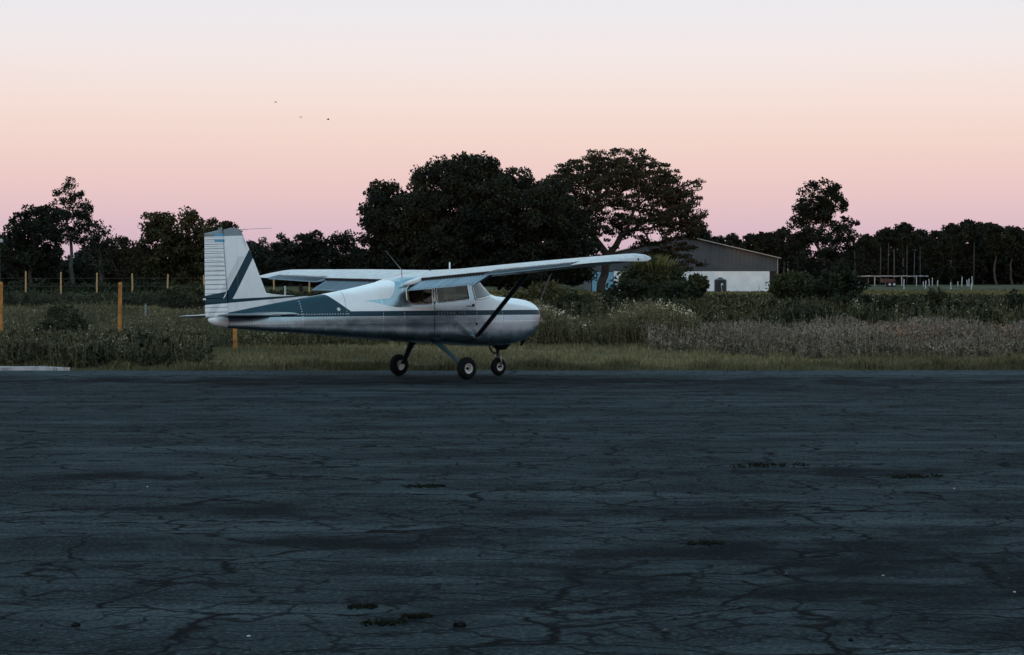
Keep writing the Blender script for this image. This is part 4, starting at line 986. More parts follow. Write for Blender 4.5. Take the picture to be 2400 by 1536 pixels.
# ------------------------------------------------------------------ grass, weeds and shrubs
rng = np.random.default_rng(77)
def field(name, n, y0, y1, hfn, wfn, ca, cb, label, lean=0.35, xpad=1.0, dens=None, edge=False):
    y = y0+(y1-y0)*rng.uniform(0, 1, n)**1.15; half = (1200/FPX)*y+xpad; x = rng.uniform(-1, 1, n)*half
    if dens is not None:
        k = rng.uniform(0, 1, n) < dens(x, y); x, y = x[k], y[k]
    b = np.stack([x, y, ground_z(y)-0.01], 1); h = hfn(x, y)*rng.uniform(0.55, 1.25, len(x)); w = wfn(y)
    v, f = blades(b, h, lean*rng.uniform(0.3, 1.4, len(x)), w, rng)
    pt = 0.75+0.5*(0.5+0.5*np.sin(x*0.55+1.3*np.sin(y*0.21)+y*0.4))
    c = tint(len(x), rng, ca, cb, 0.3)*pt[:, None]
    if edge: e_ = np.clip((y-edge_y(x)-1.6-0.7*np.sin(x*1.3)-0.5*np.sin(x*3.1))/1.2, 0, 1)[:, None]; c = c*(np.array([0.52, 0.56, 0.56])*(1-e_)+e_)
    o = obj(name, mesh_np(name, v, f, np.repeat(c, 4, 0)), M_GRASS); tag(o, label, 'grass', kind='stuff'); return o
def edge_y(x): return 43.40+0.010*x+0.10*np.sin(x*0.9)+0.07*np.sin(x*2.3+1)
field('verge_grass', 120000, 43.2, 60.0, lambda x, y: np.clip(0.075+0.03*np.sin(x*1.7+y)+0.03*np.sin(x*4.1+y*2.2)+0.07*(np.sin(x*2.9+y*1.7)*np.sin(x*0.83-y*2.1) > 0.62), 0.03, 0.3)*np.where(y < 46, 1.25, 1.0), lambda y: np.full(len(y), 0.016), (0.070, 0.066, 0.036), (0.165, 0.142, 0.080),
      'short olive green grass along the apron edge', dens=lambda x, y: np.where(y < edge_y(x)+rng.normal(0, 0.2, len(x))+np.where(x < -8.9+0.2*rng.normal(size=len(x)), 1.1, 0), 0, 1.0), edge=True)
field('meadow_grass', 70000, 85, 265, lambda x, y: 0.16+0.05*np.sin(x*0.3+y*0.2), lambda y: 0.0009*y, (0.055, 0.060, 0.028), (0.120, 0.110, 0.052),
      'cut meadow grass in front of the trees', lean=0.4, xpad=4)

def weeds(name, x, y, h, rng, stemc, leafc, headc, label, nl=10, nh=4, ls=0.034, hs=0.03, headp=0.6):
    """upright weeds: a stem, leaves along it and a dry seed head"""
    n = len(x); b = np.stack([x, y, ground_z(y)-0.02], 1); tipo = rng.normal(0, 0.14, (n, 2))*h[:, None]; tip = b+np.concatenate([tipo, h[:, None]], 1)
    s = np.stack([np.full(n, 0.007), np.zeros(n), np.zeros(n)], 1)
    v1 = np.stack([b-s, b+s, tip+s*0.7, tip-s*0.7], 1).reshape(-1, 3); f1 = np.arange(4*n).reshape(n, 4)
    parts = [(v1, f1, tint(n, rng, *stemc))]
    k = n*nl; i = np.repeat(np.arange(n), nl); t = rng.uniform(0.08, 0.95, k)[:, None]
    c = b[i]*(1-t)+tip[i]*t+rng.normal(0, 1, (k, 3))*np.array([0.10, 0.10, 0.03])*(1.15-t)*np.minimum(1.4, h[i])[:, None]
    v, f = leaf_quads(c, ls, rng, 3.6, 0.9); parts.append((v, f, tint(n, rng, *leafc, 0.3)[i]*rng.uniform(0.7, 1.3, (k, 1))))
    cl = np.clip(1.5*np.sin(x*1.9+1.7*np.sin(y*0.9))+1.2*np.sin(x*0.73+y*1.1)-0.4, 0, 1)
    m = np.where(rng.uniform(0, 1, n) < headp*(0.15+1.5*cl))[0]; i = np.repeat(m, nh); k = len(i)
    c = tip[i]+rng.normal(0, 1, (k, 3))*np.array([0.05, 0.05, 0.05]); v, f = leaf_quads(c, hs, rng, 1.5)
    parts.append((v, f, tint(n, rng, *headc, 0.25)[i]))
    V, F, C = joinq(parts)
    o = obj(name, mesh_np(name, V, F, C), M_GRASS); tag(o, label, 'weeds', kind='stuff'); return o
def scatter(n, y0, y1, px0, px1, pw=1.0):
    y = y0+(y1-y0)*rng.uniform(0, 1, n)**pw; px = rng.uniform(px0, px1, n); return (px-1200)/FPX*y, y
SG, LG = ((0.06, 0.06, 0.035), (0.14, 0.12, 0.07)), ((0.034, 0.040, 0.022), (0.085, 0.084, 0.048))
# left meadow weeds behind and in front of the posts
x, y = scatter(6500, 57, 84, -60, 720); weeds('left_weeds', x, y, rng.uniform(0.25, 0.75, len(x))*(0.8+0.3*np.sin(x*1.1)), rng, SG, LG, ((0.12, 0.11, 0.08), (0.22, 0.20, 0.155)), 'tangled grey green weeds with pale heads behind the orange posts', nl=14, headp=0.22, hs=0.04)
x, y = scatter(3600, 44.8, 56, -60, 490, 1.0); k = (x < -6.9+0.8*np.sin(y*1.3)+rng.normal(0, 0.7, len(x))); x, y = x[k], y[k]
weeds('dark_edge_weeds', x, y, rng.uniform(0.2, 0.62, len(x)), rng, SG, ((0.018, 0.024, 0.016), (0.055, 0.055, 0.034)), ((0.16, 0.15, 0.13), (0.28, 0.26, 0.22)), 'dark low weeds crowding the left end of the apron edge', nl=16, ls=0.04, headp=0.12)
x, y = scatter(4200, 58, 66, 560, 1260); weeds('middle_weeds', x, y, rng.uniform(0.25, 0.7, len(x)), rng, SG, LG, ((0.20, 0.18, 0.13), (0.36, 0.33, 0.26)), 'knee high weeds behind the airplane', nl=14, headp=0.15)
x, y = scatter(4600, 58.5, 67, 1240, 1640); weeds('flowering_weeds', x, y, rng.uniform(0.4, 1.05, len(x))*(0.85+0.25*np.sin(x*1.7+1)), rng, SG, ((0.034, 0.038, 0.022), (0.088, 0.082, 0.052)), ((0.24, 0.21, 0.15), (0.44, 0.40, 0.31)), 'tall weeds with cream seed heads beside the airplane nose', nl=15, nh=7, headp=0.11, hs=0.038)
x, y = scatter(12500, 49.5, 61.5, 1520, 2460, 0.85); fr = 52.6+1.6*np.sin(x*0.55)+1.0*np.sin(x*1.43+1)+rng.normal(0, 1.8, len(x))+np.clip((1760-(x/y*FPX+1200))/140, 0, 2)*2.5*rng.uniform(0, 1.6, len(x)); k = y > fr; x, y, fr = x[k], y[k], fr[k]
weeds('dry_weeds', x, y, rng.uniform(0.25, 0.78, len(x))*np.clip(0.35+(y-fr)*0.22, 0.3, 1)*(0.80+0.18*np.sin(x*0.9+y*0.5)+0.14*np.sin(x*2.3)), rng, ((0.09, 0.08, 0.075), (0.20, 0.175, 0.155)), ((0.038, 0.040, 0.026), (0.135, 0.112, 0.082)), ((0.13, 0.105, 0.09), (0.25, 0.205, 0.18)), 'dense dry mauve brown weeds along the right half', nl=12, headp=0.6)
x, y = scatter(240, 54.5, 61, 2040, 2380); weeds('rusty_weeds', x, y, rng.uniform(0.3, 0.65, len(x)), rng, ((0.16, 0.08, 0.04), (0.24, 0.11, 0.06)), ((0.08, 0.055, 0.036), (0.17, 0.090, 0.06)), ((0.22, 0.13, 0.09), (0.28, 0.17, 0.11)), 'rust orange weeds among the dry weeds on the right', headp=0.6)
x, y = scatter(12000, 62, 150, 1180, 2500, 1.2); weeds('far_weeds', x, y, rng.uniform(0.35, 0.95, len(x))*(0.75+0.35*np.sin(x*0.8+y*0.35))*np.interp(y, [70, 95, 130], [1, 0.7, 0.4]), rng, SG, ((0.013, 0.018, 0.011), (0.046, 0.046, 0.026)), ((0.14, 0.13, 0.10), (0.26, 0.24, 0.19)), 'dark green weeds and brush covering the right meadow', nl=12, ls=0.06, hs=0.04, headp=0.2)
x, y = scatter(2600, 108, 123, -60, 820); weeds('far_post_weeds', x, y, rng.uniform(0.25, 0.62, len(x)), rng, SG, ((0.014, 0.020, 0.013), (0.040, 0.044, 0.026)), ((0.1, 0.1, 0.07), (0.16, 0.15, 0.11)), 'dark brush hiding the feet of the distant posts', nl=10, ls=0.13, headp=0.05)
# single shrubs
def shrub(px, bottom_d, w, top, label, ca, cb, seed, elong=2.4, leaf=0.075, per=40, feather=False, cat='shrub', grp='shrubs in the meadow'):
    r = np.random.default_rng(seed); d = bottom_d; z0 = float(ground_z(d)); h = EYE-(top-HOR)/FPX*d-z0; wm = w/FPX*d
    t = empty('shrub', (XW(px, d), d, z0)); n = max(18, int(34*wm*h/2)); n = min(n, 150)
    p = ball(n, r, 0.45)*np.array([wm*0.5, wm*0.42, h*0.52])+np.array([0, 0, h*0.5]); p[:, 2] = np.maximum(p[:, 2], 0.08); p[:, :2] *= (1.12-0.25*np.abs(p[:, 2:]/h-0.4))
    segs = []; skeleton(np.array([0, 0, 0.02]), p, 0.028*max(h, .6)/n**0.5*2.2, segs, r, 0.4)
    obj('stems', branch_mesh('stems', segs, r, 4), M_BARK, t)
    sz = leaf*max(1.0, d/75)
    obj('foliage', crown_mesh('foliage', p, r, per, 0.20*max(wm, h)**0.7, 0.9, sz, ca, cb, elong), M_LEAF, t)
    if feather:                                          # upright plumes
        m = 420; an = r.uniform(0, 6.28, m); bb = np.stack([np.cos(an)*wm*0.25*r.uniform(0, 1, m), np.sin(an)*wm*0.2, np.full(m, h*0.45)], 1)
        v, f = blades(bb, h*r.uniform(0.35, 0.75, m), r.uniform(0.2, 0.6, m), np.full(m, 0.05*d/75), r)
        obj('plumes', mesh_np('plumes', v, f, np.repeat(tint(m, r, (0.09, 0.09, 0.035), (0.17, 0.15, 0.06)), 4, 0)), M_LEAF, t)
    return tag(t, label, cat, grp)
DG = ((0.014, 0.020, 0.014), (0.034, 0.040, 0.022)); MG = ((0.022, 0.030, 0.016), (0.060, 0.062, 0.028)); YG = ((0.050, 0.050, 0.022), (0.110, 0.095, 0.045))
SH = [(1528, 120, 150, 612, 'feathery yellow green bush under the near wing tip', *MG, True), (1475, 105, 110, 662, 'dark fan leaved bush left of the feathery bush', *DG, False), (1590, 112, 100, 664, 'dark bush right of the feathery bush before the white wall', *DG, False),
      (1635, 190, 50, 648, 'upright bush against the white shed wall left of the tank', *MG, False), (1865, 118, 120, 640, 'tall rounded bush hiding the right corner of the shed', *MG, False), (1965, 112, 110, 628, 'darkest tall bush between the shed and the open shelter', *DG, False),
      (1275, 92, 120, 668, 'yellowish bush behind the airplane nose', *YG, False), (1345, 90, 95, 690, 'olive bush right of the yellowish bush', *MG, False), (1420, 88, 120, 700, 'dark bush below the umbrella tree trunk', *DG, False),
      (1540, 84, 130, 705, 'wide dark bush amid the weeds below the feathery bush', *DG, False), (1700, 96, 120, 708, 'olive bush below the black tank', *MG, False), (1840, 86, 110, 705, 'dark bush on the slope below the shed corner', *DG, False),
      (2000, 92, 110, 695, 'dark bush on the slope below the open shelter', *DG, False), (2100, 78, 110, 700, 'large dark bush standing over the dry weeds at right', *DG, False), (2200, 90, 80, 685, 'mid green bush right of the large dark bush', *MG, False),
      (2260, 84, 80, 705, 'low dark bush in the right meadow below the white stakes', *DG, False), (2375, 80, 90, 690, 'dark bush near the right frame edge', *DG, False), (1940, 80, 90, 725, 'grey green bush touching the dry weeds below the darkest bush', *MG, False),
      (1640, 80, 100, 725, 'grey green bush at the left end of the dry weeds', *MG, False),
      (145, 62, 90, 705, 'tall weedy bush between the left post and the middle post', *MG, False), (150, 55, 110, 752, 'dark bush in front of the tall weedy bush at left', *DG, False), (330, 47, 150, 800, 'dark low bush right of the middle orange post', *DG, False),
      (410, 47.5, 90, 815, 'dark low bush under the airplane tail', *DG, False), (235, 46, 110, 815, 'low dark bush left of the foot of the middle post', *DG, False), (95, 46, 120, 822, 'low reddish dark bush at the lower left grass edge', (0.026, 0.020, 0.016), (0.048, 0.036, 0.024), False),
      (20, 52, 90, 780, 'dark bush at the left frame edge beside the left post', *DG, False), (440, 100, 120, 668, 'pale grey green bush beneath the far wing near the fin', *MG, False), (350, 130, 150, 668, 'dull bush in front of the far post row', *DG, False),
      (90, 135, 200, 672, 'long dark thicket at the foot of the left trees', *DG, False), (240, 140, 160, 672, 'dark thicket at the foot of the tall pine', *DG, False), (1310, 74, 110, 708, 'dark green bush just behind the cream headed weeds by the nose', *DG, False), (1450, 72, 140, 716, 'broad dark bush behind the cream headed weeds', *DG, False), (1590, 70, 120, 722, 'dark bush where the cream headed weeds meet the dry weeds', *DG, False),
      (1750, 68, 130, 728, 'dark green bush rising behind the dry weeds below the tank', *MG, False), (1890, 70, 120, 722, 'dark bush behind the dry weeds below the shed corner bush', *DG, False), (2030, 69, 130, 724, 'olive bush behind the dry weeds left of the large dark bush', *MG, False),
      (2180, 70, 120, 718, 'dark bush behind the dry weeds right of the large dark bush', *DG, False), (2310, 68, 130, 726, 'olive bush behind the dry weeds near the right edge', *MG, False),
      (660, 100, 110, 690, 'dark bush seen under the far wing', *DG, False), (760, 95, 130, 690, 'dark thicket beneath the far flap', *DG, False)]
for i, (px, d, w, top, lab, ca, cb, fe) in enumerate(SH):
    shrub(px, d, w, top, lab, ca, cb, 300+i, feather=fe, per=46 if d < 100 else 40)

# ------------------------------------------------------------------ shed, tank, fences and small things
def build_shed():
    D = 250; k = D/FPX; z0 = float(ground_z(D)); xr, xl, xa = XW(1822, D), XW(1385, D), XW(1600, D)
    z_w, z_e, z_a = EYE-(636-HOR)*k, EYE-(606-HOR)*k, EYE-(553-HOR)*k; L = 26.0
    t = empty('shed', ((xl+xr)/2, D, z0)); ox, oz = (xl+xr)/2, z0
    xl, xr, xa = xl-ox, xr-ox, xa-ox; z_w, z_e, z_a = z_w-oz, z_e-oz, z_a-oz
    white = simple('whitewashed wall', (0.80, 0.81, 0.82), 0.85, 0, 0.12, 0.8)
    g = Gr('grey metal cladding'); n = g.noise(0.6, 4); g.set(color=g.mix(g.rng(n, 0.35, 0.65), (0.036, 0.046, 0.056), (0.058, 0.066, 0.076)), rough=0.6, metal=0.0); clad = g.mat
    mb = MB(); mb.box(((xl+1.75+xr)/2, 0.15, z_w/2-0.15), (xr-xl-3.5-0.06, 0.3, z_w+0.3)); mb.build('front_wall', white, t)
    for s_, x in ((0, xl+0.12), (1, xr-0.12)):
        mb = MB(); mb.box((x, L/2+0.3, z_e/2), (0.2, L, z_e-0.05)); mb.build('side_wall', clad, t)
    mb = MB(); mb.box((xl+1.80, 0.12, z_w/2-0.12), (3.3, 0.16, z_w+0.1)); bd = mb.build('sliding_door', simple('sky blue sheet metal', (0.16, 0.34, 0.46), 0.5, 0.1, 0.12, 2), t); bd['label'] = 'sky blue sliding door'
    # gable of ribbed sheets
    n = 44; w = (xr-xl)/n
    for i in range(n):
        a, b = xl+i*w, xl+(i+1)*w
        def top(x): return z_a-(z_a-z_e)*abs(x-xa)/((xr-xa) if x > xa else (xa-xl))
        mb = MB(); y0 = -0.02; V = []
        for f_, dy in ((0.0, 0.0), (0.12, -0.035), (0.30, -0.035), (0.42, 0.0), (1.0, 0.0)):
            x = a+(b-a)*f_; V += [(x, y0+dy, z_w+0.004), (x, y0+dy, top(x)-0.02)]
        mb.add(V, [(2*q, 2*q+2, 2*q+3, 2*q+1) for q in range(4)]); mb.build('cladding_sheet', clad, t)
    mb = MB(); mb.add([(xl-0.35, -0.4, z_e+0.02), (xa, -0.4, z_a+0.06), (xr+0.35, -0.4, z_e+0.02), (xl-0.35, L, z_e+0.02), (xa, L, z_a+0.06), (xr+0.35, L, z_e+0.02),
                       (xl-0.35, -0.4, z_e-0.06), (xa, -0.4, z_a-0.02), (xr+0.35, -0.4, z_e-0.06), (xl-0.35, L, z_e-0.06), (xa, L, z_a-0.02), (xr+0.35, L, z_e-0.06)],
                      [(0, 1, 4, 3), (1, 2, 5, 4), (6, 9, 10, 7), (7, 10, 11, 8), (0, 6, 7, 1), (1, 7, 8, 2), (2, 8, 11, 5), (0, 3, 9, 6)])
    mb.build('roof', simple('pale zinc roof', (0.20, 0.20, 0.21), 0.5, 0.2, 0.3, 1), t)
    trim = simple('pale edge trim', (0.30, 0.25, 0.22), 0.5, 0.2, 0.1, 2)
    for x0, za, x1, zb in ((xl-0.37, z_e, xa, z_a+0.04), (xa, z_a+0.04, xr+0.37, z_e)):
        mb = MB(); mb.tube([(x0, -0.45, za), (x1, -0.45, zb)], 0.07, 6); mb.build('rake_trim', trim, t)
    mb = MB(); mb.box((xr+0.02, -0.06, z_e/2), (0.10, 0.10, z_e)); mb.build('corner_trim', trim, t)
    tag(t, 'long shed with grey gable cladding over a white wall behind the umbrella tree', 'shed')
build_shed()
def build_tank():
    D = 236; k = D/FPX; w = 29*k/2; h = 1.62
    t = empty('water_tank', (XW(1688.5, D), D, float(ground_z(D))))
    m = simple('black polyethylene', (0.012, 0.014, 0.018), 0.45, 0, 0.2, 4)
    mb = MB(); pr = [(w, 0.0)]
    for i in range(6): z = 0.12+i*0.2; pr += [(w, z), (w*0.98, z+0.03), (w*0.98, z+0.06), (w, z+0.09)]
    pr += [(w, 1.32), (w*0.93, 1.42), (w*0.5, 1.53), (0.22, 1.57)]
    mb.lathe(pr, (0, 0, 0), (0, 0, 1), 28); mb.build('body', m, t, smooth=True, sharp=40)
    mb = MB(); mb.lathe([(0.23, 1.55), (0.25, 1.56), (0.25, 1.63), (0.0, 1.66)], (0, 0, 0), (0, 0, 1), 18); mb.build('lid', m, t, smooth=True, sharp=40)
    mb = MB(); mb.add([(0.02, -w-0.004, 0.82), (0.24, -w*0.975-0.004, 0.82), (0.20, -w*0.98-0.004, 0.98), (0.10, -w-0.002, 1.06), (0.02, -w-0.004, 0.96)], [(0, 1, 2, 3, 4)]); mb.build('sticker', simple('white sticker', (0.7, 0.72, 0.75), 0.6), t)
    tag(t, 'black cylindrical water tank standing before the white shed wall', 'water tank')
    mb = MB(); mb.tube([(0, 0, 0), (-0.12, 0, 0.45), (-0.2, 0, 0.95)], [0.03, 0.03, 0.022], 6)
    o = mb.build('leaning_stake', simple('bleached wood', (0.5, 0.48, 0.45), 0.8), None, loc=(XW(1694, 228), 228, float(ground_z(228)))); tag(o, 'short pale leaning stake in front of the black tank', 'stake')
build_tank()

M_POST = simple('orange ochre post paint', (0.37, 0.155, 0.036), 0.8, 0, 0.5, 7)
def build_fence_near():
    D = 56.0; z0 = float(ground_z(D)); xs = [XW(px, D) for px in (-546, -268, 2, 280, 551)]
    t = empty('post_fence', (xs[3], D, z0)); tag(t, 'orange post fence with chain link mesh in the left weeds', 'fence')
    for i, x in enumerate(xs):
        mb = MB(); h = EYE-(659+1.0*i-HOR)/FPX*D-z0; w = 0.085; tl = (0.0, 0.0, 0.0, 0.012, -0.01)[i]
        V = []
        for z, kx in ((-0.3, 1.12), (0.5, 1.06), (1.1, 0.98), (h-0.03, 0.92), (h, 0.72)):
            c = tl*z
            V += [(c-w/2*kx*1.05, -w/2*kx, z), (c+w/2*kx, -w/2*kx, z), (c+w/2*kx, w/2*kx, z), (c-w/2*kx, w/2*kx, z)]
        mb.add(V, [(4*a+b, 4*a+(b+1) % 4, 4*a+4+(b+1) % 4, 4*a+4+b) for a in range(4) for b in range(4)]+[(16, 17, 18, 19)])
        mb.build('fence_post', M_POST, t, loc=(x-xs[3], 0, 0))
    # chain link: thin woven wires
    wire = simple('dull galvanised wire', (0.10, 0.11, 0.11), 0.6, 0.5)
    H, x0, x1 = 1.38, xs[0]-xs[3], xs[4]-xs[3]; st = 0.085; r = 0.0035; V = []; F = []
    for sgn in (1, -1):
        for c in np.arange(x0-H, x1+H, st):
            p = [(c, 0.05), (c+H, 0.05+H)] if sgn > 0 else [(c+H, 0.05), (c, 0.05+H)]
            (xa, za), (xb, zb) = p
            ta = max(0, min(1, (x0-xa)/(xb-xa))) if xb != xa else 0; tb = max(0, min(1, (x1-xa)/(xb-xa)))
            lo, hi = min(ta, tb), max(ta, tb)
            if sgn > 0: lo, hi = max(0, (x0-xa)/(xb-xa)), min(1, (x1-xa)/(xb-xa))
            else: lo, hi = max(0, (x1-xa)/(xb-xa)), min(1, (x0-xa)/(xb-xa))
            if hi-lo < 0.02: continue
            A = (xa+(xb-xa)*lo, za+(zb-za)*lo); B = (xa+(xb-xa)*hi, za+(zb-za)*hi); n = len(V)
            for q in (A, B): V += [(q[0]-r, 0.06+0.003*sgn, q[1]), (q[0]+r, 0.06+0.003*sgn, q[1]), (q[0], 0.06+0.003*sgn-0.006, q[1]+r)]
            F += [(n, n+1, n+4, n+3), (n+1, n+2, n+5, n+4), (n+2, n, n+3, n+5)]
    mb = MB(); mb.add(V, F); tag(mb.build('chain_link_wires', wire, t), kind='stuff')
build_fence_near()
def build_fence_far():
    D = 125.0; z0 = float(ground_z(D))
    t = empty('far_post_fence', (XW(310, D), D, z0)); tag(t, 'distant row of slim pale orange posts before the left trees', 'fence')
    m = simple('faded orange post', (0.42, 0.26, 0.12), 0.7, 0, 0.25, 3)
    for i, px in enumerate([-24, 60, 143, 227, 310, 393, 478, 560, 642, 725]):
        d = D-i*0.55; h = EYE-(634+1.85*i-HOR)/FPX*d-float(ground_z(d)); mb = MB(); w = 0.095
        mb.tube([(0, 0, -0.2), (0.01*math.sin(i*2), 0, h*0.6), (0.02*math.sin(i*3), 0, h-0.05), (0.02*math.sin(i*3), 0, h)], [w/2*1.1, w/2, w/2*0.9, w/2*0.55], 6)
        mb.build('fence_post', m, t, loc=(XW(px, d)-XW(310, D), d-D, float(ground_z(d))-z0))
    wire = simple('thin rusty wire', (0.10, 0.08, 0.07), 0.7, 0.3)
    for hh in (0.5, 0.95):
        mb = MB(); mb.tube([(XW(px, D-i*0.55)-XW(310, D), -i*0.55, hh+0.35) for i, px in enumerate([-24, 60, 143, 227, 310, 393, 478, 560, 642, 725])], 0.006, 4); mb.build('wire', wire, t)
build_fence_far()
def build_right_yard():
    D = 300.0; z0 = float(ground_z(D)); mw = simple('white painted timber', (0.42, 0.44, 0.46), 0.7, 0, 0.15, 3)
    t = empty('open_shelter', (XW(2078, D), D, z0)); tag(t, 'low open shelter with a flat pale roof on white posts at right', 'shelter')
    k = D/FPX; zt = EYE-(647.5-HOR)*k-z0; zb = EYE-(668-HOR)*k-z0
    g = Gr('weathered corrugated roof'); nn = g.noise(1.5, 5); g.set(color=g.mix(g.rng(nn, 0.35, 0.65), (0.12, 0.14, 0.16), (0.36, 0.40, 0.42)), rough=0.5, metal=0.4)
    xa, xb = XW(1981, D)-XW(2078, D), XW(2176, D)-XW(2078, D); n = 16
    for i in range(n):
        a = xa+(xb-xa)*i/n; b = xa+(xb-xa)*(i+1)/n; dz = 0.03*math.sin(i*1.9); mb = MB()
        M = Matrix.Rotation(R(0.6*math.sin(i*2.3)), 3, 'Y'); mb.box(((a+b)/2, 1.6, zt+dz), (b-a-0.02, 3.4, 0.13), M); mb.build('roof_sheet', g.mat, t)
    for px in (2013, 2043, 2050, 2084, 2113, 2148):
        mb = MB(); w = 0.13 if px not in (2043,) else 0.09; x = XW(px, D)-XW(2078, D); mb.tube([(x, 0.0 if px not in (2043, 2084) else 2.8, -0.1), (x, 0.0 if px not in (2043, 2084) else 2.8, zt-0.06)], w/2, 6); mb.build('post', mw, t)
    # farm trailer under it
    D2 = 294.0; t = empty('farm_trailer', (XW(2084, D2), D2, float(ground_z(D2)))); tag(t, 'small rusty red farm trailer with white wheels under the open shelter', 'trailer')
    red = simple('rusty red paint', (0.075, 0.032, 0.028), 0.8, 0, 0.3, 2)
    mb = MB(); mb.box((-0.15, 0, 0.62), (1.75, 1.3, 0.10)); mb.build('bed', red, t)
    for q, (c, d_) in enumerate([((-0.15, -0.65, 0.86), (1.75, 0.05, 0.38)), ((-0.15, 0.65, 0.86), (1.75, 0.05, 0.38)), ((-1.0, 0, 0.90), (0.05, 1.25, 0.46))]):
        mb = MB(); mb.box(c, d_); mb.build('side_board', red, t)
    mb = MB(); mb.tube([(0.72, -0.3, 0.58), (1.65, 0, 0.62)], 0.04, 6); mb.tube([(0.72, 0.3, 0.58), (1.65, 0, 0.62)], 0.04, 6); mb.build('drawbar', M_DARK, t)
    for x in (-0.05, 0.55):
        for s_ in (-1, 1):
            wv = empty('wheel', (x, s_*0.66, 0.30)); wv.parent = t
            mb = MB(); mb.lathe([(0.15, -0.08), (0.28, -0.08), (0.30, 0), (0.28, 0.08), (0.15, 0.08)], (0, 0, 0), (0, 1, 0), 16); mb.build('tyre', M_TYRE, wv, smooth=True)
            mb = MB(); mb.lathe([(0.0, -0.09), (0.17, -0.085), (0.17, 0.085), (0.0, 0.09)], (0, 0, 0), (0, 1, 0), 16); mb.build('rim', mw, wv)
    # white stakes around the yard
    S_ = [(2006, 663, 668, 292), (2118, 655, 668, 296), (2119, 667, 676, 270), (2164, 660, 668, 296), (2169, 658, 678, 275), (2178, 654, 667, 300), (2185, 651, 663, 302), (2197, 657, 667, 298), (2229, 662, 677, 272), (2245, 660, 666, 300), (2254, 649, 668, 297), (2267, 656, 668, 297), (2271, 653, 668, 296), (2279, 648, 668, 296), (2276, 664, 677, 272)]
    for i, (px, a, b, d) in enumerate(sorted(S_)):
        z1 = float(ground_z(d)); h = EYE-(a-HOR)/FPX*d-z1; tl = 0.07*math.sin(i*2.1); mb = MB()
        mb.tube([(0, 0, -0.1), (tl*0.5, 0, h*0.6), (tl, 0, h-0.06), (tl, 0, h)], [0.075, 0.07, 0.062, 0.035], 6)
        o = mb.build('white_stake', mw, None, loc=(XW(px, d), d, z1)); tag(o, f'{ORD[i]} white stake from the left in the yard below the right wood', 'stake', 'white stakes in the yard')
    # slim pole beside the shed, slim stake before its wall
    d = 255; mb = MB(); h = EYE-(615-HOR)/FPX*d-float(ground_z(d)); mb.tube([(0, 0, -0.1), (0.02, 0, h)], [0.06, 0.05], 6)
    o = mb.build('slim_pole', mw, None, loc=(XW(1846, d), d, float(ground_z(d)))); tag(o, 'slim white pole right of the shed corner', 'pole')
    d = 232; mb = MB(); mb.tube([(0, 0, -0.1), (0.0, 0, 0.85)], [0.05, 0.04], 6)
    o = mb.build('white_stake', mw, None, loc=(XW(1779, d), d, float(ground_z(d)))); tag(o, 'single white stake in front of the white shed wall', 'stake')
    d = 98; mb = MB(); mb.tube([(0, 0, -0.1), (0.0, 0, 1.14)], [0.05, 0.045], 6)
    o = mb.build('white_stake', mw, None, loc=(XW(668, d), d, float(ground_z(d)))); tag(o, 'short white stake seen between the fin and the far wing', 'stake')
    d = 70; z1 = float(ground_z(d)); mb = MB(); mb.tube([(0, 0, -0.1), (0, 0, EYE-(712-HOR)/FPX*d-z1)], [0.035, 0.03], 6)
    o = mb.build('grey_stake', simple('grey timber', (0.22, 0.23, 0.24), 0.8), None, loc=(XW(341, d), d, z1)); tag(o, 'small grey stake in the weeds right of the middle orange post', 'stake')
    # lamp mast at the left edge
    d = 120; z1 = float(ground_z(d)); t = empty('lamp_mast', (XW(-3, d), d, z1)); tag(t, 'white lamp mast at the very left frame edge', 'lamp mast')
    h = EYE-(566-HOR)/FPX*d-z1; mb = MB(); mb.tube([(0, 0, -0.1), (0, 0, h)], [0.07, 0.05], 8); mb.build('pole', mw, t)
    mb = MB(); mb.box((0.06, 0, h+0.02), (0.30, 0.2, 0.14)); mb.box((0.06, 0, h+0.11), (0.24, 0.15, 0.05)); mb.build('lamp_head', mw, t)
build_right_yard()
def build_birds():
    for px, py, d, lab, f in ((646, 240, 150, 'highest and leftmost of the three tiny birds', 0.2), (705, 275, 150, 'middle one of the three tiny birds', -0.1), (769, 281, 140, 'rightmost of the three tiny birds', 0.5)):
        t = empty('bird', P(px, py, d), (0, 0, 0.6)); tag(t, lab, 'bird', 'birds in the sky')
        mb = MB(); mb.tube([(-0.09, 0, 0), (-0.05, 0, 0.005), (0.02, 0, 0.01), (0.07, 0, 0.012), (0.095, 0, 0.01)], [0.008, 0.022, 0.03, 0.02, 0.004], 8); mb.build('body', M_DARK, t, smooth=True)
        for s_ in (-1, 1):
            mb = MB(); mb.add([(0.045, s_*0.02, 0.02), (-0.035, s_*0.02, 0.02), (0.02, s_*0.09, 0.03+f*0.08), (-0.05, s_*0.08, 0.028+f*0.08), (-0.06, s_*0.17, 0.02+f*0.1)], [(0, 1, 3, 2), (2, 3, 4)]); mb.build('wing', M_DARK, t)
build_birds()
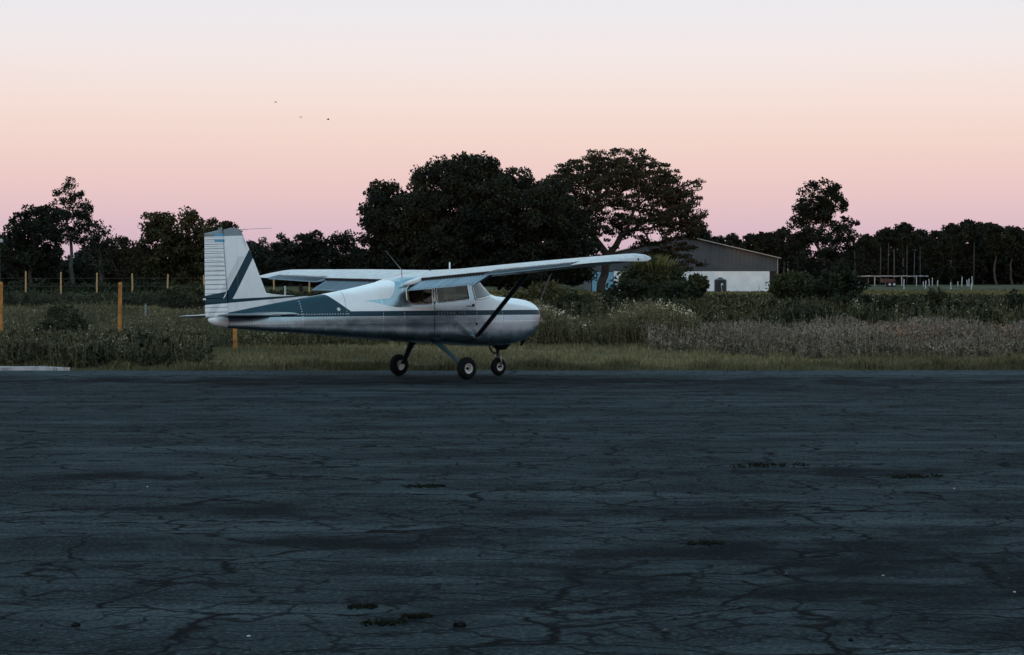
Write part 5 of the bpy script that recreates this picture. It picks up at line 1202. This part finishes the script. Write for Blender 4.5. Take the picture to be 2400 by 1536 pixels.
def build_litter():
    r = np.random.default_rng(9)
    # weed tufts rooted in the cracks
    T = [(1000, 1141, 70), (1800, 1092, 110), (2135, 1118, 100), (850, 1425, 60), (905, 1462, 90), (965, 1448, 55), (1660, 1275, 60)]
    for i, (px, py, w) in enumerate(T):
        d = EYE*FPX/(py-HOR); wm = w/FPX*d; n = int(60+wm*260)
        cx_ = r.normal(0, 0.38, 7)*wm; pk = r.integers(0, 7, n); b = np.stack([cx_[pk]+r.normal(0, 0.09, n)*wm, r.normal(0, 0.22, n)*wm+0.25*cx_[pk], np.full(n, -0.004)], 1); n = len(b)
        v, f = blades(b, r.uniform(0.008, 0.034, n), r.uniform(0.3, 1.1, n), np.full(n, 0.006), r)
        c = leaf_quads(b+np.array([0, 0, 0.008]), 0.02, r); V, F, C = joinq([(v, f, tint(n, r, (0.006, 0.009, 0.006), (0.015, 0.017, 0.011))), (c[0], c[1], tint(n, r, (0.005, 0.007, 0.006), (0.012, 0.014, 0.010)))])
        o = obj('weed_tuft', mesh_np('weed_tuft', V, F, C), M_GRASS, None, loc=(XW(px, d), d, 0.0)); o['kind'] = 'stuff'
        near = 'close to the lower frame edge' if py > 1380 else ('in the middle of the apron' if py > 1200 else 'far out on the apron')
        tag(o, f'{ORD[i]} dark weed tuft counted down the asphalt, rooted in a crack {near}', 'weed tuft', 'weed tufts in the asphalt cracks')
    order = sorted([o for o in COL.objects if o.name.startswith('weed_tuft')], key=lambda q: -q.location.y)
    for i, o in enumerate(order):
        side_ = 'left' if o.location.x < -0.6 else ('right' if o.location.x > 0.6 else 'middle')
        o['label'] = f'{ORD[i]} farthest dark weed tuft in the asphalt cracks, on the {side_} of the apron'
    # loose bits of stone
    n = 420; y = 9.6+(43-9.6)*r.uniform(0, 1, n)**1.6; x = r.uniform(-1, 1, n)*(1230/FPX)*y; s = 0.006+0.010*r.uniform(0, 1, n)**4
    V, F = [], []
    octv = np.array([(1, 0, 0), (-1, 0, 0), (0, 1, 0), (0, -1, 0), (0, 0, 1), (0, 0, -0.4)]); of = np.array([(0, 2, 4), (2, 1, 4), (1, 3, 4), (3, 0, 4), (2, 0, 5), (1, 2, 5), (3, 1, 5), (0, 3, 5)])
    for i in range(n):
        V.append(octv*s[i]*r.uniform(0.6, 1.3, (6, 3))+np.array([x[i], y[i], s[i]*0.25])); F.append(of+6*i)
    col = np.repeat(tint(n, r, (0.010, 0.012, 0.014), (0.05, 0.054, 0.058), 0.4), 6, 0)
    o = obj('gravel', mesh_np('gravel', np.concatenate(V), np.concatenate(F), col), M_GRASS); tag(o, 'small loose stones scattered over the asphalt', 'gravel', kind='stuff')
    pale = simple('pale pebble', (0.36, 0.37, 0.38), 0.8)
    for px, py, sz, lab in ((582, 1493, 0.007, 'small white pebble near the lower left of the apron'), (2069, 1350, 0.005, 'small white pebble on the dark stain at right'), (2377, 1389, 0.006, 'small white pebble by the right frame edge'), (2236, 1146, 0.006, 'tiny white pebble far out on the right of the apron'), (345, 1142, 0.006, 'tiny white pebble far out on the left of the apron')):
        d = EYE*FPX/(py-HOR); bm = bmesh.new(); bmesh.ops.create_icosphere(bm, subdivisions=2, radius=sz)
        for v in bm.verts: v.co = Vector((v.co.x*1.5, v.co.y, v.co.z*0.7))*(1+0.18*math.sin(v.co.x*400+v.co.y*300)); 
        me = bpy.data.meshes.new('pebble'); bm.to_mesh(me); bm.free(); o = obj('pebble', me, pale, None, loc=(XW(px, d), d, sz*0.5)); tag(o, lab, 'pebble')
    for px, py, sz, lab in ((1077, 1470, 0.026, 'dark asphalt lump near the bottom middle of the apron'), (178, 1468, 0.018, 'dark asphalt lump near the bottom left of the apron')):
        d = EYE*FPX/(py-HOR); bm = bmesh.new(); bmesh.ops.create_icosphere(bm, subdivisions=2, radius=sz)
        for v in bm.verts: v.co = Vector((v.co.x*1.2, v.co.y, v.co.z*0.75))*(1+0.2*math.sin(v.co.x*170+v.co.y*230+v.co.z*150))
        me = bpy.data.meshes.new('asphalt_lump'); bm.to_mesh(me); bm.free(); o = obj('asphalt_lump', me, M_TYRE, None, loc=(XW(px, d), d, sz*0.5)); tag(o, lab, 'stone')
build_litter()
